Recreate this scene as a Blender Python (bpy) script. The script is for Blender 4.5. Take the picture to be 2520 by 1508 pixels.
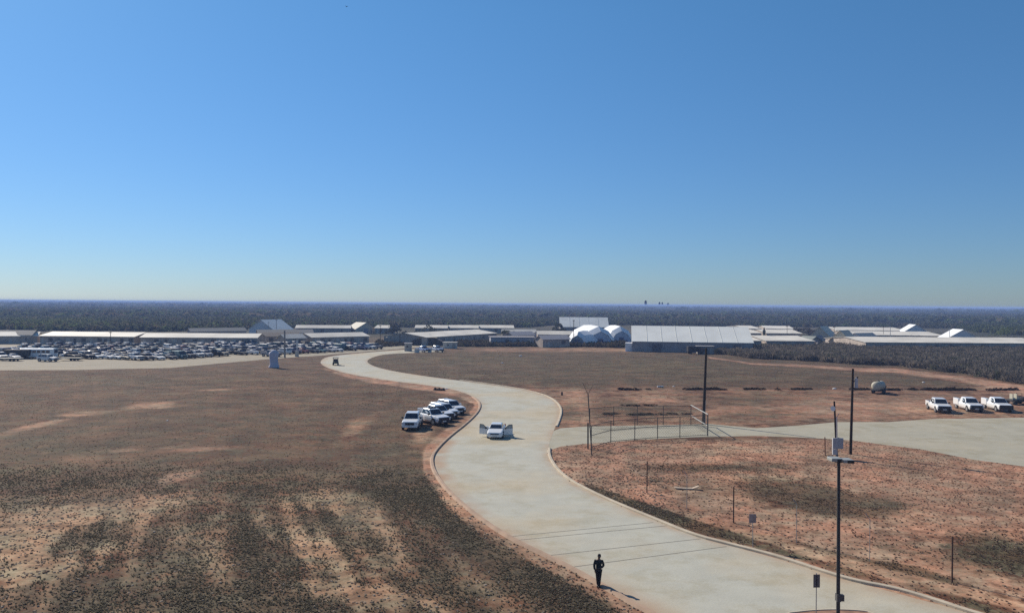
import bpy, bmesh, math, random
import numpy as np
from mathutils import Vector, Matrix, Euler, noise as mnoise

for o in list(bpy.data.objects): bpy.data.objects.remove(o)
SC = bpy.context.scene
COL = SC.collection
rnd = random.Random(7)
R = math.radians

# ------------------------------------------------------------------ camera
H = 15.0; F = 2000.0; CU, CV = 1260.0, 754.0       # eye height (m), focal length and centre in photo pixels (2520 wide)
PITCH = -0.00325; ROLL = 0.00754
_d = np.array([0, math.cos(PITCH), math.sin(PITCH)]); _r0 = np.array([1.0, 0, 0]); _u0 = np.cross(_r0, _d)
_r = math.cos(ROLL)*_r0 + math.sin(ROLL)*_u0; _u = -math.sin(ROLL)*_r0 + math.cos(ROLL)*_u0
cd = bpy.data.cameras.new('camera'); cam = bpy.data.objects.new('camera', cd); COL.objects.link(cam)
cam.matrix_world = Matrix(((_r[0], _u[0], -_d[0], 0), (_r[1], _u[1], -_d[1], 0), (_r[2], _u[2], -_d[2], H), (0, 0, 0, 1)))
cd.sensor_width = 36; cd.lens = 36*F/2520; cd.clip_start = 0.5; cd.clip_end = 90000
SC.camera = cam

# ------------------------------------------------------------------ world, sun, exposure
SUN_EL = 34.0; SUN_AZ = -45.0        # azimuth measured from straight ahead (+Y), negative = left
W = bpy.data.worlds.new('World'); SC.world = W; W.use_nodes = True
nt = W.node_tree; nt.nodes.clear()
sky = nt.nodes.new('ShaderNodeTexSky'); sky.sky_type = 'NISHITA'; sky.sun_disc = False
sky.sun_elevation = R(SUN_EL); sky.sun_rotation = R(SUN_AZ)
sky.altitude = 600; sky.air_density = 1.0; sky.dust_density = 0.25; sky.ozone_density = 3.0
hs = nt.nodes.new('ShaderNodeHueSaturation'); hs.inputs['Saturation'].default_value = 1.03; hs.inputs['Hue'].default_value = 0.5
bg = nt.nodes.new('ShaderNodeBackground'); bg.inputs['Strength'].default_value = 0.1
out = nt.nodes.new('ShaderNodeOutputWorld')
tn_ = nt.nodes.new('ShaderNodeMix'); tn_.data_type = 'RGBA'; tn_.blend_type = 'MULTIPLY'; tn_.inputs[0].default_value = 1.0
tc_ = nt.nodes.new('ShaderNodeTexCoord'); sx_ = nt.nodes.new('ShaderNodeSeparateXYZ'); nt.links.new(tc_.outputs['Generated'], sx_.inputs[0])
rp_ = nt.nodes.new('ShaderNodeValToRGB'); nt.links.new(sx_.outputs['Z'], rp_.inputs[0])   # colour balance of the sky by height
rp_.color_ramp.elements[0].position = 0.0; rp_.color_ramp.elements[0].color = (.365, .475, .68, 1)
rp_.color_ramp.elements[1].position = .34; rp_.color_ramp.elements[1].color = (.475, .72, .86, 1)
nt.links.new(rp_.outputs[0], tn_.inputs[7])
nt.links.new(sky.outputs[0], tn_.inputs[6]); nt.links.new(tn_.outputs[2], hs.inputs['Color']); nt.links.new(hs.outputs[0], bg.inputs[0]); nt.links.new(bg.outputs[0], out.inputs[0])
sd = bpy.data.lights.new('sun', 'SUN'); sd.energy = 5.0; sd.angle = R(0.5); sd.color = (1.0, 0.90, 0.77)
sun = bpy.data.objects.new('sun', sd); COL.objects.link(sun)
SUNV = Vector((math.sin(R(SUN_AZ))*math.cos(R(SUN_EL)), math.cos(R(SUN_AZ))*math.cos(R(SUN_EL)), math.sin(R(SUN_EL))))
sun.rotation_euler = SUNV.to_track_quat('Z', 'Y').to_euler(); sun.location = (-60, 60, 80)
SC.view_settings.view_transform = 'Standard'; SC.view_settings.look = 'None'; SC.view_settings.gamma = 1
SC.view_settings.exposure = 0.30
SC.render.engine = 'CYCLES'
SC.cycles.use_denoising = False
SC.cycles.max_bounces = 5; SC.cycles.volume_bounces = 1; SC.cycles.transparent_max_bounces = 8
SC.cycles.sample_clamp_indirect = 4

# ------------------------------------------------------------------ helpers
def G(u, v, z=0.0):
    "photo pixel (u, v) -> the point at height z seen there"
    k = (u-CU)/F*_r + (CV-v)/F*_u + _d
    t = (z-H)/k[2]
    return Vector((k[0]*t, k[1]*t, z))
def GV(u, v):
    k = ((u-CU)/F)[:, None]*_r + ((CV-v)/F)[:, None]*_u + _d
    t = -H/k[:, 2]
    return k[:, :2]*t[:, None]
def P(x, y, z=0.0):
    "world -> photo pixel (numpy)"
    X = x*_r[0]+y*_r[1]+(z-H)*_r[2]; Y = x*_u[0]+y*_u[1]+(z-H)*_u[2]; D = x*_d[0]+y*_d[1]+(z-H)*_d[2]
    D = np.maximum(D, 1e-3)
    return CU+F*X/D, CV-F*Y/D
def AT(u, d, z=0.0):
    "the ground point in photo column u at distance d ahead"
    return Vector(((u-CU)/F*d, d, z))
def HZ(u): return 738.0+u*0.00754

def tag(o, label=None, cat=None, group=None, kind=None):
    if label: o['label'] = label
    if cat: o['category'] = cat
    if group: o['group'] = group
    if kind: o['kind'] = kind
    return o
def empty(name, loc, rz=0.0, label=None, cat=None, group=None):
    o = bpy.data.objects.new(name, None); COL.objects.link(o); o.location = loc; o.rotation_euler = (0, 0, rz)
    o.empty_display_size = 0.3
    return tag(o, label, cat, group)
def copy_tree(o, parent=None, name=None):
    c = o.copy(); COL.objects.link(c)
    if parent is not None: c.parent = parent
    for ch in list(o.children): copy_tree(ch, c)
    return c

MATS = {}
def mat(name, col, rough=0.8, metal=0.0, var=0.0, scale=3.0, spec=0.3, bump=0.0, coat=0.0, detail=4, col2=None):
    if name in MATS: return MATS[name]
    m = bpy.data.materials.new(name); m.use_nodes = True; n = m.node_tree; b = n.nodes['Principled BSDF']
    b.inputs['Base Color'].default_value = (*col, 1); b.inputs['Roughness'].default_value = rough
    b.inputs['Metallic'].default_value = metal; b.inputs['Specular IOR Level'].default_value = spec
    b.inputs['Coat Weight'].default_value = coat
    if var or col2:
        g = n.nodes.new('ShaderNodeTexCoord'); t = n.nodes.new('ShaderNodeTexNoise'); t.inputs['Scale'].default_value = scale
        t.inputs['Detail'].default_value = detail
        r = n.nodes.new('ShaderNodeValToRGB'); c2 = col2 or tuple(min(1, c*(1+var)) for c in col)
        c1 = col if col2 else tuple(c*(1-var) for c in col)
        r.color_ramp.elements[0].position = .35; r.color_ramp.elements[1].position = .65
        r.color_ramp.elements[0].color = (*c1, 1); r.color_ramp.elements[1].color = (*c2, 1)
        n.links.new(g.outputs['Object'], t.inputs['Vector']); n.links.new(t.outputs['Fac'], r.inputs[0]); n.links.new(r.outputs[0], b.inputs['Base Color'])
        if bump:
            bm_ = n.nodes.new('ShaderNodeBump'); bm_.inputs['Strength'].default_value = bump; bm_.inputs['Distance'].default_value = 0.05
            n.links.new(t.outputs['Fac'], bm_.inputs['Height']); n.links.new(bm_.outputs[0], b.inputs['Normal'])
    MATS[name] = m; return m

class MB:
    "collects shapes and links them as one mesh object"
    def __init__(s): s.v = []; s.f = []
    def add(s, vs, fs):
        n = len(s.v); s.v += [tuple(v) for v in vs]; s.f += [tuple(i+n for i in f) for f in fs]; return s
    def box(s, x0, x1, y0, y1, z0, z1, M=None):
        vs = [Vector(p) for p in ((x0,y0,z0),(x1,y0,z0),(x1,y1,z0),(x0,y1,z0),(x0,y0,z1),(x1,y0,z1),(x1,y1,z1),(x0,y1,z1))]
        if M: vs = [M @ v for v in vs]
        return s.add(vs, [(0,3,2,1),(4,5,6,7),(0,1,5,4),(1,2,6,5),(2,3,7,6),(3,0,4,7)])
    def quad(s, *p): return s.add(p, [tuple(range(len(p)))])
    def tube(s, pts, rad, n=8, caps=True):
        pts = [Vector(p) for p in pts]; rads = rad if isinstance(rad, (list, tuple)) else [rad]*len(pts)
        rings = []
        for i, p in enumerate(pts):
            t = (pts[min(i+1, len(pts)-1)]-pts[max(i-1, 0)]).normalized()
            a = t.cross(Vector((0,0,1)) if abs(t.z) < .9 else Vector((1,0,0))).normalized(); b = t.cross(a)
            rings.append([p+(a*math.cos(2*math.pi*k/n)+b*math.sin(2*math.pi*k/n))*rads[i] for k in range(n)])
        vs = [v for r in rings for v in r]; fs = []
        for i in range(len(pts)-1):
            for k in range(n): fs.append((i*n+k, i*n+(k+1)%n, (i+1)*n+(k+1)%n, (i+1)*n+k))
        if caps: fs += [tuple(range(n))[::-1], tuple((len(pts)-1)*n+k for k in range(n))]
        return s.add(vs, fs)
    def cyl(s, c, r, h, axis='z', n=16, r2=None):
        c = Vector(c); d = {'x': Vector((1,0,0)), 'y': Vector((0,1,0)), 'z': Vector((0,0,1))}[axis]
        return s.tube([c-d*h/2, c+d*h/2], [r, r if r2 is None else r2], n)
    def loft(s, rings, caps=True):
        n = len(rings[0]); vs = [v for r in rings for v in r]; fs = []
        for i in range(len(rings)-1):
            for k in range(n): fs.append((i*n+k, i*n+(k+1)%n, (i+1)*n+(k+1)%n, (i+1)*n+k))
        if caps: fs += [tuple(range(n))[::-1], tuple((len(rings)-1)*n+k for k in range(n))]
        return s.add(vs, fs)
    def build(s, name, m, parent=None, smooth=False, loc=None, rz=0, bevel=0, fix=True):
        me = bpy.data.meshes.new(name); me.from_pydata(s.v, [], s.f); me.update()
        if fix:
            b = bmesh.new(); b.from_mesh(me); bmesh.ops.recalc_face_normals(b, faces=b.faces); b.to_mesh(me); b.free()
        me.materials.append(m)
        if smooth:
            for p in me.polygons: p.use_smooth = True
        o = bpy.data.objects.new(name, me); COL.objects.link(o)
        if parent is not None: o.parent = parent
        if loc is not None: o.location = loc
        if rz: o.rotation_euler = (0, 0, rz)
        if bevel:
            md = o.modifiers.new('bevel', 'BEVEL'); md.width = bevel; md.segments = 2; md.limit_method = 'ANGLE'; md.angle_limit = R(35)
        return o
def npmesh(name, V, Fc, m, nper=None, smooth=False, attr=None):
    "big mesh from numpy arrays; Fc is (n, k)"
    me = bpy.data.meshes.new(name); k = Fc.shape[1]
    me.vertices.add(len(V)); me.vertices.foreach_set('co', V.astype(np.float32).ravel())
    me.loops.add(Fc.size); me.loops.foreach_set('vertex_index', Fc.astype(np.int32).ravel())
    me.polygons.add(len(Fc)); me.polygons.foreach_set('loop_start', (np.arange(len(Fc))*k).astype(np.int32))
    if smooth: me.polygons.foreach_set('use_smooth', np.ones(len(Fc), bool))
    me.update(calc_edges=True)
    if attr:
        for nm, dat in attr.items():
            a = me.color_attributes.new(nm, 'FLOAT_COLOR', 'POINT'); a.data.foreach_set('color', dat.astype(np.float32).ravel())
    me.materials.append(m)
    o = bpy.data.objects.new(name, me); COL.objects.link(o); return o

# ------------------------------------------------------------------ outlines read off the photograph
ROAD_L = [(1900,1700),(1760,1590),(1603,1505),(1565,1486),(1516,1457),(1468,1429),(1400,1392),(1330,1358),(1250,1319),(1168,1262),(1110,1212),(1079,1172),(1067,1146),(1067,1122),(1085,1098),(1114,1071),(1143,1049),(1166,1028),(1180,1012),(1185,997),(1178,984),(1158,973),(1136,964),(1100,955),(1066,950),(1012,943),(969,938),(920,931),(868,922),(830,913),(803,904),(789,895),(789,888),(797,881),(815,876),(860,871),(905,867),(952,863),(1015,859),(1090,856)]
ROAD_R = [(2900,1700),(2700,1610),(2530,1550),(2382,1508),(2304,1481),(2200,1450),(2104,1433),(2024,1409),(1950,1384),(1884,1364),(1799,1343),(1702,1318),(1609,1279),(1500,1234),(1440,1205),(1400,1183),(1372,1160),(1354,1135),(1347,1116),(1350,1097),(1362,1060),(1374,1034),(1380,1012),(1375,997),(1358,981),(1329,969),(1268,955),(1200,945),(1156,939),(1088,931),(1003,919),(944,908),(915,899),(901,889),(912,881),(930,875),(952,871),(1017,868),(1092,866)]
GRAVEL_R = [(1352,1064),(1380,1053),(1441,1049),(1540,1047),(1650,1045),(1744,1042),(1860,1053),(1960,1047),(2059,1038),(2186,1038),(2299,1030),(2400,1029),(2520,1027),(2750,1026),(2750,1200),(2600,1160),(2520,1147),(2400,1131),(2265,1105),(2186,1095),(2095,1083),(1960,1075),(1860,1072),(1744,1074),(1670,1077),(1562,1082),(1501,1088),(1441,1091),(1380,1098),(1349,1108)]
LOT = [(-420,914),(0,911),(186,910),(420,905),(518,896),(654,884),(739,878),(800,874),(830,871),(905,865),(1000,857),(1080,852),(1010,846),(900,843),(600,841),(300,841),(0,842),(-420,843)]
def smooth_poly(pts, it=2):
    for _ in range(it):
        q = [pts[0]]
        for a, b in zip(pts[:-1], pts[1:]):
            q += [(a[0]*.75+b[0]*.25, a[1]*.75+b[1]*.25), (a[0]*.25+b[0]*.75, a[1]*.25+b[1]*.75)]
        q.append(pts[-1]); pts = q
    return pts
def world_line(px, it=2):
    return [Vector((a, b, 0)) for a, b in smooth_poly([tuple(G(u, v)[:2]) for u, v in px], it)]
WL = world_line(ROAD_L); WR = world_line(ROAD_R)
def inside(poly, x, y):
    x = np.asarray(x); y = np.asarray(y); r = np.zeros(x.shape, bool); n = len(poly)
    for i in range(n):
        x0, y0 = poly[i][0], poly[i][1]; x1, y1 = poly[(i+1) % n][0], poly[(i+1) % n][1]
        if y0 == y1: continue
        c = ((y0 > y) != (y1 > y)) & (x < (x1-x0)*(y-y0)/(y1-y0)+x0); r ^= c
    return r
ROADW = [tuple(p[:2]) for p in WL]+[tuple(p[:2]) for p in WR[::-1]]
GRW = [tuple(G(u, v)[:2]) for u, v in GRAVEL_R]; LOTW = [tuple(G(u, v)[:2]) for u, v in LOT]

def seg_dist(pts, U, V, sy=1.0):
    "distance (px, v stretched by sy) from points to a polyline"
    best = np.full(U.shape, 1e9)
    for (a, b), (c, d) in zip(pts[:-1], pts[1:]):
        dx, dy = c-a, (d-b)*sy; L2 = dx*dx+dy*dy+1e-9
        t = np.clip(((U-a)*dx+(V-b)*sy*dy)/L2, 0, 1)
        best = np.minimum(best, np.hypot(U-a-t*dx, (V-b)*sy-t*dy))
    return best
def blob(U, V, cu, cv, ru, rv, ang=0.0):
    c, s = math.cos(R(ang)), math.sin(R(ang)); a = (U-cu)*c+(V-cv)*s; b = -(U-cu)*s+(V-cv)*c
    return np.exp(-((a/ru)**2+(b/rv)**2))
def sst(a, b, x):
    t = np.clip((x-a)/(b-a), 0, 1); return t*t*(3-2*t)
EDGE_LOW = [(950,1160),(1060,1215),(1150,1290),(1300,1370),(1450,1460),(1560,1540)]
TRACK = [(1440,1110),(1500,1160),(1570,1212),(1700,1262),(1850,1315),(2000,1362),(2200,1415),(2400,1462),(2560,1510)]
BRUSH_LOW = [(1745,868),(1762,870),(1822,878),(1850,883),(2002,889),(2121,898),(2201,899),(2269,908),(2388,923),(2520,947),(2700,985)]
LEFT_SIDE = ROAD_L[:33]+[(-6000, 915), (-6000, 2600), (1900, 2600)]
def cover(U, V):
    """what grows where, read off the photo: grass cover, bare pale soil, redness, green"""
    lr = inside(LEFT_SIDE, U, V); left = lr
    g = np.full(U.shape, .56); b = np.full(U.shape, .06); r = np.full(U.shape, .55); gr = np.zeros(U.shape)
    # left field, far to near
    r += .25*blob(U, V, 150, 985, 260, 18)+.3*blob(U, V, 800, 950, 300, 25)+.25*blob(U, V, 600, 1090, 400, 25)-.2*blob(U, V, 100, 930, 300, 10)
    g += .2*blob(U, V, 100, 1090, 300, 30)+.15*blob(U, V, 330, 940, 160, 12)+.15*blob(U, V, 650, 1040, 120, 14, -3)
    gr += .45*blob(U, V, 60, 1150, 200, 40)+.3*blob(U, V, 600, 935, 120, 8)+.6*blob(U, V, 640, 1178, 150, 12)+.35*blob(U, V, 60, 935, 200, 8)
    for cu, cv, ru, rv, an, am in ((70,1052,110,6,-13,1.1),(210,1017,70,4,-4,1.0),(370,996,60,6,-6,1.1),(300,1108,40,4,-5,.9),(480,1103,110,9,-2,.8),(520,960,60,3,-4,.7),
            (440,1172,60,13,-12,.9),(880,1050,60,20,-30,.55),(960,1120,50,10,0,.7),(980,1158,70,12,5,.7),(1040,1070,40,30,-45,.6),(200,1130,80,12,-4,.35),(390,1000,30,4,0,.9),
            (150,1265,230,36,-6,1.25),(330,1235,110,18,-8,.9),(30,1330,90,60,0,.9),(120,1400,120,22,-10,.7),(470,1350,60,50,60,.75),(820,1230,80,24,4,.75),(900,1290,110,40,35,.55),(780,1350,110,40,30,.55),
            (870,1460,150,22,8,1.0),(960,1385,60,30,40,.5),(250,1345,60,16,0,.6),(1040,1480,80,14,20,.6),(640,1290,60,20,40,.4)):
        b += am*blob(U, V, cu, cv, ru, rv, an)
    low = sst(1180, 1240, V+0.02*(U-300))*lr
    g += low*(.0+.14*blob(U, V, 600, 1330, 260, 70)+.2*blob(U, V, 500, 1470, 400, 30)); r -= low*.25; b += low*.16
    band = np.exp(-(seg_dist(EDGE_LOW, U, V)/58.0)**2)*lr
    g += .38*band; b -= .5*band; r -= .25*band
    dr = seg_dist(ROAD_L, U, V, 1.0); side = np.exp(-(dr/np.clip((V-860)*.085+4, 4, 42))**4)*sst(880, 960, V)*lr
    b += 1.0*side; r += .55*side; g -= .5*side
    # rows left by old cultivation run beside the road in the near left field
    W_ = GV(np.clip(U, -3000, 6000), np.maximum(V, 900)); A_0, B_0 = G(1079, 1172), G(1400, 1392); t_ = (B_0-A_0).normalized(); pp = (W_[:, 0]-A_0.x)*(-t_.y)+(W_[:, 1]-A_0.y)*t_.x; aa = (W_[:, 0]-A_0.x)*t_.x+(W_[:, 1]-A_0.y)*t_.y
    row = np.sin(pp*1.15+.8*np.sin(aa*.17)+1.0*np.sin(pp*.31))*.5+.5*np.sin(pp*2.9+aa*.11+2*np.sin(pp*.5)); near_l = low*sst(1200, 1260, V)
    g += near_l*.13*row; b -= near_l*.2*row
    g += lr*.35*np.exp(-(seg_dist([(-300, 1262), (0, 1243), (110, 1240), (300, 1222), (430, 1208)], U, V)/9.0)**2)
    # right-hand fields
    rt = (U > 1250) & ~lr
    far = ((U > 880) & ~lr)*(1-sst(938, 966, V+3*np.sin(U*.021)))
    r -= far*.2; g += far*.12; gr += far*.12
    b += far*(.9*blob(U, V, 1330, 860, 240, 6)+.9*blob(U, V, 1500, 862, 60, 4)+.4*blob(U, V, 1650, 868, 90, 3)); r += far*(.6*blob(U, V, 1280, 862, 260, 7))
    b += far*(.35*blob(U, V, 1120, 905, 50, 3)+.4*blob(U, V, 1180, 925, 60, 4, 6)); gr += far*(.3*blob(U, V, 1180, 885, 160, 10)+.3*blob(U, V, 1600, 900, 200, 15))
    mid = rt*sst(936, 962, V+3*np.sin(U*.021))*(V < 1075)
    r += mid*.2; b += mid*(.3+.25*blob(U, V, 1580, 985, 90, 9)+.3*blob(U, V, 2200, 1000, 300, 16)+.5*blob(U, V, 1420, 1000, 30, 50)+.25*blob(U, V, 2000, 1015, 200, 18))
    g += mid*(-.12+.45*blob(U, V, 1410, 1016, 30, 24)+.35*blob(U, V, 1530, 1000, 60, 20)+.3*blob(U, V, 1600, 1012, 90, 10)+.3*blob(U, V, 1850, 985, 120, 16)+.3*blob(U, V, 1900, 1020, 120, 8))
    eb = seg_dist(BRUSH_LOW, U, V-12, 1.6); red = np.exp(-(eb/np.clip((U-1700)*.018, 3, 13))**2)*(U > 1740)*(V < 990)
    b += .75*red; r += .9*red; g -= .45*red
    lo = rt & (V >= 1072)
    lf = lo.astype(float)*sst(1072, 1090, V)
    b += lf*(.62+.35*blob(U, V, 2300, 1220, 260, 50)+.25*blob(U, V, 2150, 1140, 260, 25)); r += lf*.28; g -= lf*.26
    g += lf*(.75*blob(U, V, 2010, 1228, 170, 34, 9)+.55*blob(U, V, 2170, 1240, 90, 14, 5)+.4*blob(U, V, 1720, 1150, 180, 12, -1)+.3*blob(U, V, 1950, 1147, 90, 8)+.65*blob(U, V, 2480, 1370, 130, 42, 14)
          +.35*blob(U, V, 1600, 1185, 80, 8)+.35*blob(U, V, 2230, 1350, 120, 22, 12)+.3*blob(U, V, 1460, 1110, 60, 9)+.3*blob(U, V, 2330, 1120, 100, 8, 8)+.2*blob(U, V, 1600,1110,200,14))
    r -= lf*(.6*blob(U, V, 2010, 1228, 200, 36, 9)+.5*blob(U, V, 2480, 1370, 140, 44, 14)); b -= lf*(.95*blob(U, V, 2010, 1228, 175, 34, 9)+.8*blob(U, V, 2480, 1370, 140, 42, 14)+.5*blob(U, V, 1740, 1150, 180, 10))
    gr += lf*(.35*blob(U, V, 1800, 1163, 200, 6)+.4*blob(U, V, 2300, 1120, 80, 6, 8)+.3*blob(U, V, 2480, 1370, 120, 40, 14))
    # verge between kerb and track
    dk = seg_dist(ROAD_R, U, V); dt = seg_dist(TRACK, U, V)
    vw = np.clip((V-1110)*.125, 10, 36); verge = lf*np.exp(-((dk-vw*1.15)/(vw*.8))**4)*sst(1170, 1230, V); g += .5*verge; b -= .75*verge; gr += .35*verge; r -= .25*verge
    tr = lf*np.exp(-(dt/np.clip((V-1080)*.045, 6, 15))**2); b += .9*tr; g -= .6*tr
    b += lf*.4*np.exp(-(dk/7.0)**2)
    g = g-.27*np.clip(b, 0, 1)+.04
    return np.clip(g, .05, 1), np.clip(b, 0, 1.2), np.clip(r, 0, 1), np.clip(gr, 0, 1)

# ------------------------------------------------------------------ ground
def ground_material():
    m = bpy.data.materials.new('ground'); m.use_nodes = True; n = m.node_tree; L = n.links; b = n.nodes['Principled BSDF']
    b.inputs['Roughness'].default_value = .95; b.inputs['Specular IOR Level'].default_value = .1
    geo = n.nodes.new('ShaderNodeNewGeometry'); at = n.nodes.new('ShaderNodeAttribute'); at.attribute_name = 'cover'
    sp = n.nodes.new('ShaderNodeSeparateColor'); L.new(at.outputs['Color'], sp.inputs[0])
    far = n.nodes.new('ShaderNodeAttribute'); far.attribute_name = 'wood'
    def noise(scale, detail=4, rough=.6, vec=None):
        t = n.nodes.new('ShaderNodeTexNoise'); t.inputs['Scale'].default_value = scale; t.inputs['Detail'].default_value = detail; t.inputs['Roughness'].default_value = rough
        L.new(vec or geo.outputs['Position'], t.inputs['Vector']); return t.outputs['Fac']
    def math_(op, a, b_=None, c=None):
        q = n.nodes.new('ShaderNodeMath'); q.operation = op
        for i, x in enumerate((a, b_, c)):
            if x is None: continue
            if isinstance(x, (int, float)): q.inputs[i].default_value = x
            else: L.new(x, q.inputs[i])
        return q.outputs[0]
    def mr(x, a, b_, c=0.0, d=1.0):
        q = n.nodes.new('ShaderNodeMapRange'); q.clamp = True
        L.new(x, q.inputs[0]); q.inputs[1].default_value = a; q.inputs[2].default_value = b_; q.inputs[3].default_value = c; q.inputs[4].default_value = d
        return q.outputs[0]
    def mix(f, a, b_):
        q = n.nodes.new('ShaderNodeMix'); q.data_type = 'RGBA'
        if isinstance(f, float): q.inputs[0].default_value = f
        else: L.new(f, q.inputs[0])
        for i, x in ((6, a), (7, b_)):
            if isinstance(x, tuple): q.inputs[i].default_value = (*x, 1)
            else: L.new(x, q.inputs[i])
        return q.outputs[2]
    big = noise(.035, 5); med = noise(.16, 6, .65); mid = noise(.75, 5, .65); fine = noise(2.6, 4, .7); tiny = noise(8, 3, .7)
    soil_red = mix(mr(mid, .4, .6), (.275, .16, .112), (.375, .237, .172))
    soil_tan = mix(mr(mid, .4, .6), (.25, .17, .11), (.38, .28, .19))
    dull = mix(mr(med, .42, .58), (.090, .046, .029), (.145, .078, .049))
    redf = math_('ADD', sp.outputs[2], math_('MULTIPLY', math_('SUBTRACT', big, .5), 1.6))
    bare = mix(mr(redf, .2, .8), soil_tan, soil_red)
    sc = math_('ADD', sp.outputs[1], math_('ADD', math_('MULTIPLY', math_('SUBTRACT', med, .5), 1.3), math_('MULTIPLY', math_('SUBTRACT', mid, .5), 1.1)))
    base = mix(mr(sc, .2, .55), dull, bare)
    # grass cover broken up into tufts by fine noise, thresholds follow the cover painted on the ground
    tn = math_('ADD', math_('MULTIPLY', mid, .45), math_('ADD', math_('MULTIPLY', med, .3), math_('MULTIPLY', fine, .25)))
    cov = mr(math_('ADD', tn, math_('MULTIPLY', sp.outputs[0], .30)), .625, .685)
    gcol = mix(mr(fine, .4, .6), (.050, .041, .029), (.112, .089, .060))
    gcol = mix(math_('MULTIPLY', at.outputs['Alpha'], .75), gcol, (.14, .135, .072))
    gcol = mix(mr(math_('MULTIPLY', redf, mr(med, .4, .6)), .15, .6, 0, .7), gcol, (.135, .082, .05))
    c = mix(math_('MULTIPLY', cov, .85), base, gcol)
    # tone and hue wander at every scale
    def mulc(a, b_, f=1.0):
        q = n.nodes.new('ShaderNodeMix'); q.data_type = 'RGBA'; q.blend_type = 'MULTIPLY'
        if isinstance(f, float): q.inputs[0].default_value = f
        else: L.new(f, q.inputs[0])
        L.new(a, q.inputs[6])
        if isinstance(b_, tuple): q.inputs[7].default_value = (*b_, 1)
        else: L.new(b_, q.inputs[7])
        return q.outputs[2]
    lum = math_('ADD', math_('MULTIPLY', fine, .5), math_('ADD', math_('MULTIPLY', noise(.42, 6, .75), .8), math_('MULTIPLY', noise(.11, 5, .7), .7)))
    c = mulc(c, mix(mr(lum, .86, 1.14), (.56, .56, .56), (1.38, 1.38, 1.38)))
    hue = noise(.23, 5, .75); c = mulc(c, mix(mr(hue, .42, .58), (.90, 1.0, .94), (1.12, .95, .84)))
    # big soft patches
    c = mix(mr(big, .42, .6, 0.0, .25), c, (.085, .070, .05))
    # scrubland far away
    wn = noise(.012, 6, .7); wn2 = noise(.0016, 4, .6)
    wc = mix(mr(wn, .42, .58), (.04, .042, .028), (.085, .078, .055)); wc = mix(mr(wn2, .5, .62, 0, .6), wc, (.12, .095, .07))
    c = mix(far.outputs['Fac'], c, wc)
    L.new(c, b.inputs['Base Color'])
    bp = n.nodes.new('ShaderNodeBump'); bp.inputs['Strength'].default_value = .8; bp.inputs['Distance'].default_value = .12
    L.new(tn, bp.inputs['Height']); L.new(bp.outputs[0], b.inputs['Normal'])
    return m
def fade_far(x, y):  # how much the ground is dark scrub under the wood
    U, V = P(x, y, 0.0); d = np.hypot(x, y)
    return sst(330, 400, d)
rings = [0.5, 6, 14, 22, 28]
v_ = 1640.0
while v_ > 748+4.5: rings.append(15*2000/(v_-748)); v_ -= 4.0 if v_ > 900 else (2.5 if v_ > 800 else 1.5)
rings += [7500, 9500, 12000, 16000, 22000, 30000, 45000]
az = list(np.arange(-37, 37.01, .14)); az += list(np.arange(40, 320, 4.0)); az = np.radians(np.array(az)); rr = np.array(rings)
A_, R_ = np.meshgrid(az, rr); X = (R_*np.sin(A_)).ravel(); Y = (R_*np.cos(A_)).ravel()
D = np.hypot(X, Y); inview = (Y > 5)
U_, V_ = P(X, np.where(inview, Y, 40), 0.0)
U_ = np.where(inview, U_, -900); V_ = np.where(inview, V_, 1200)
g_, b_, r_, gr_ = cover(U_, V_)
xy = np.stack([X, Y], 1)
# the ground sits just under the road and gravel sheets, swells a little elsewhere
Z = 0.10*np.sin(X*.11+1.3)*np.sin(Y*.09)*(D > 60)*(D < 300)
def near_paved(x, y):
    k = inside(ROADW, x, y) | inside(GRW, x, y) | inside(LOTW, x, y); return k
pv = near_paved(X, Y)
Z = np.zeros_like(X)
nA, nR = len(az), len(rr)
idx = np.arange(nA*nR).reshape(nR, nA)
a = idx[:-1, :]; Fq = np.stack([a, np.roll(a, -1, 1), np.roll(idx[1:, :], -1, 1), idx[1:, :]], -1).reshape(-1, 4)
# centre cap: close the small inner hole with one vertex fan of quads folded to triangles
Vv = np.stack([X, Y, Z-0.004], 1)
cov4 = np.stack([g_, b_, r_, gr_], 1); wf = fade_far(X, Y); wood4 = np.stack([wf, wf, wf, np.ones_like(wf)], 1)
gobj = npmesh('ground', Vv, Fq[:, ::-1], ground_material(), attr={'cover': cov4, 'wood': wood4})
tag(gobj, kind='structure')

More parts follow.
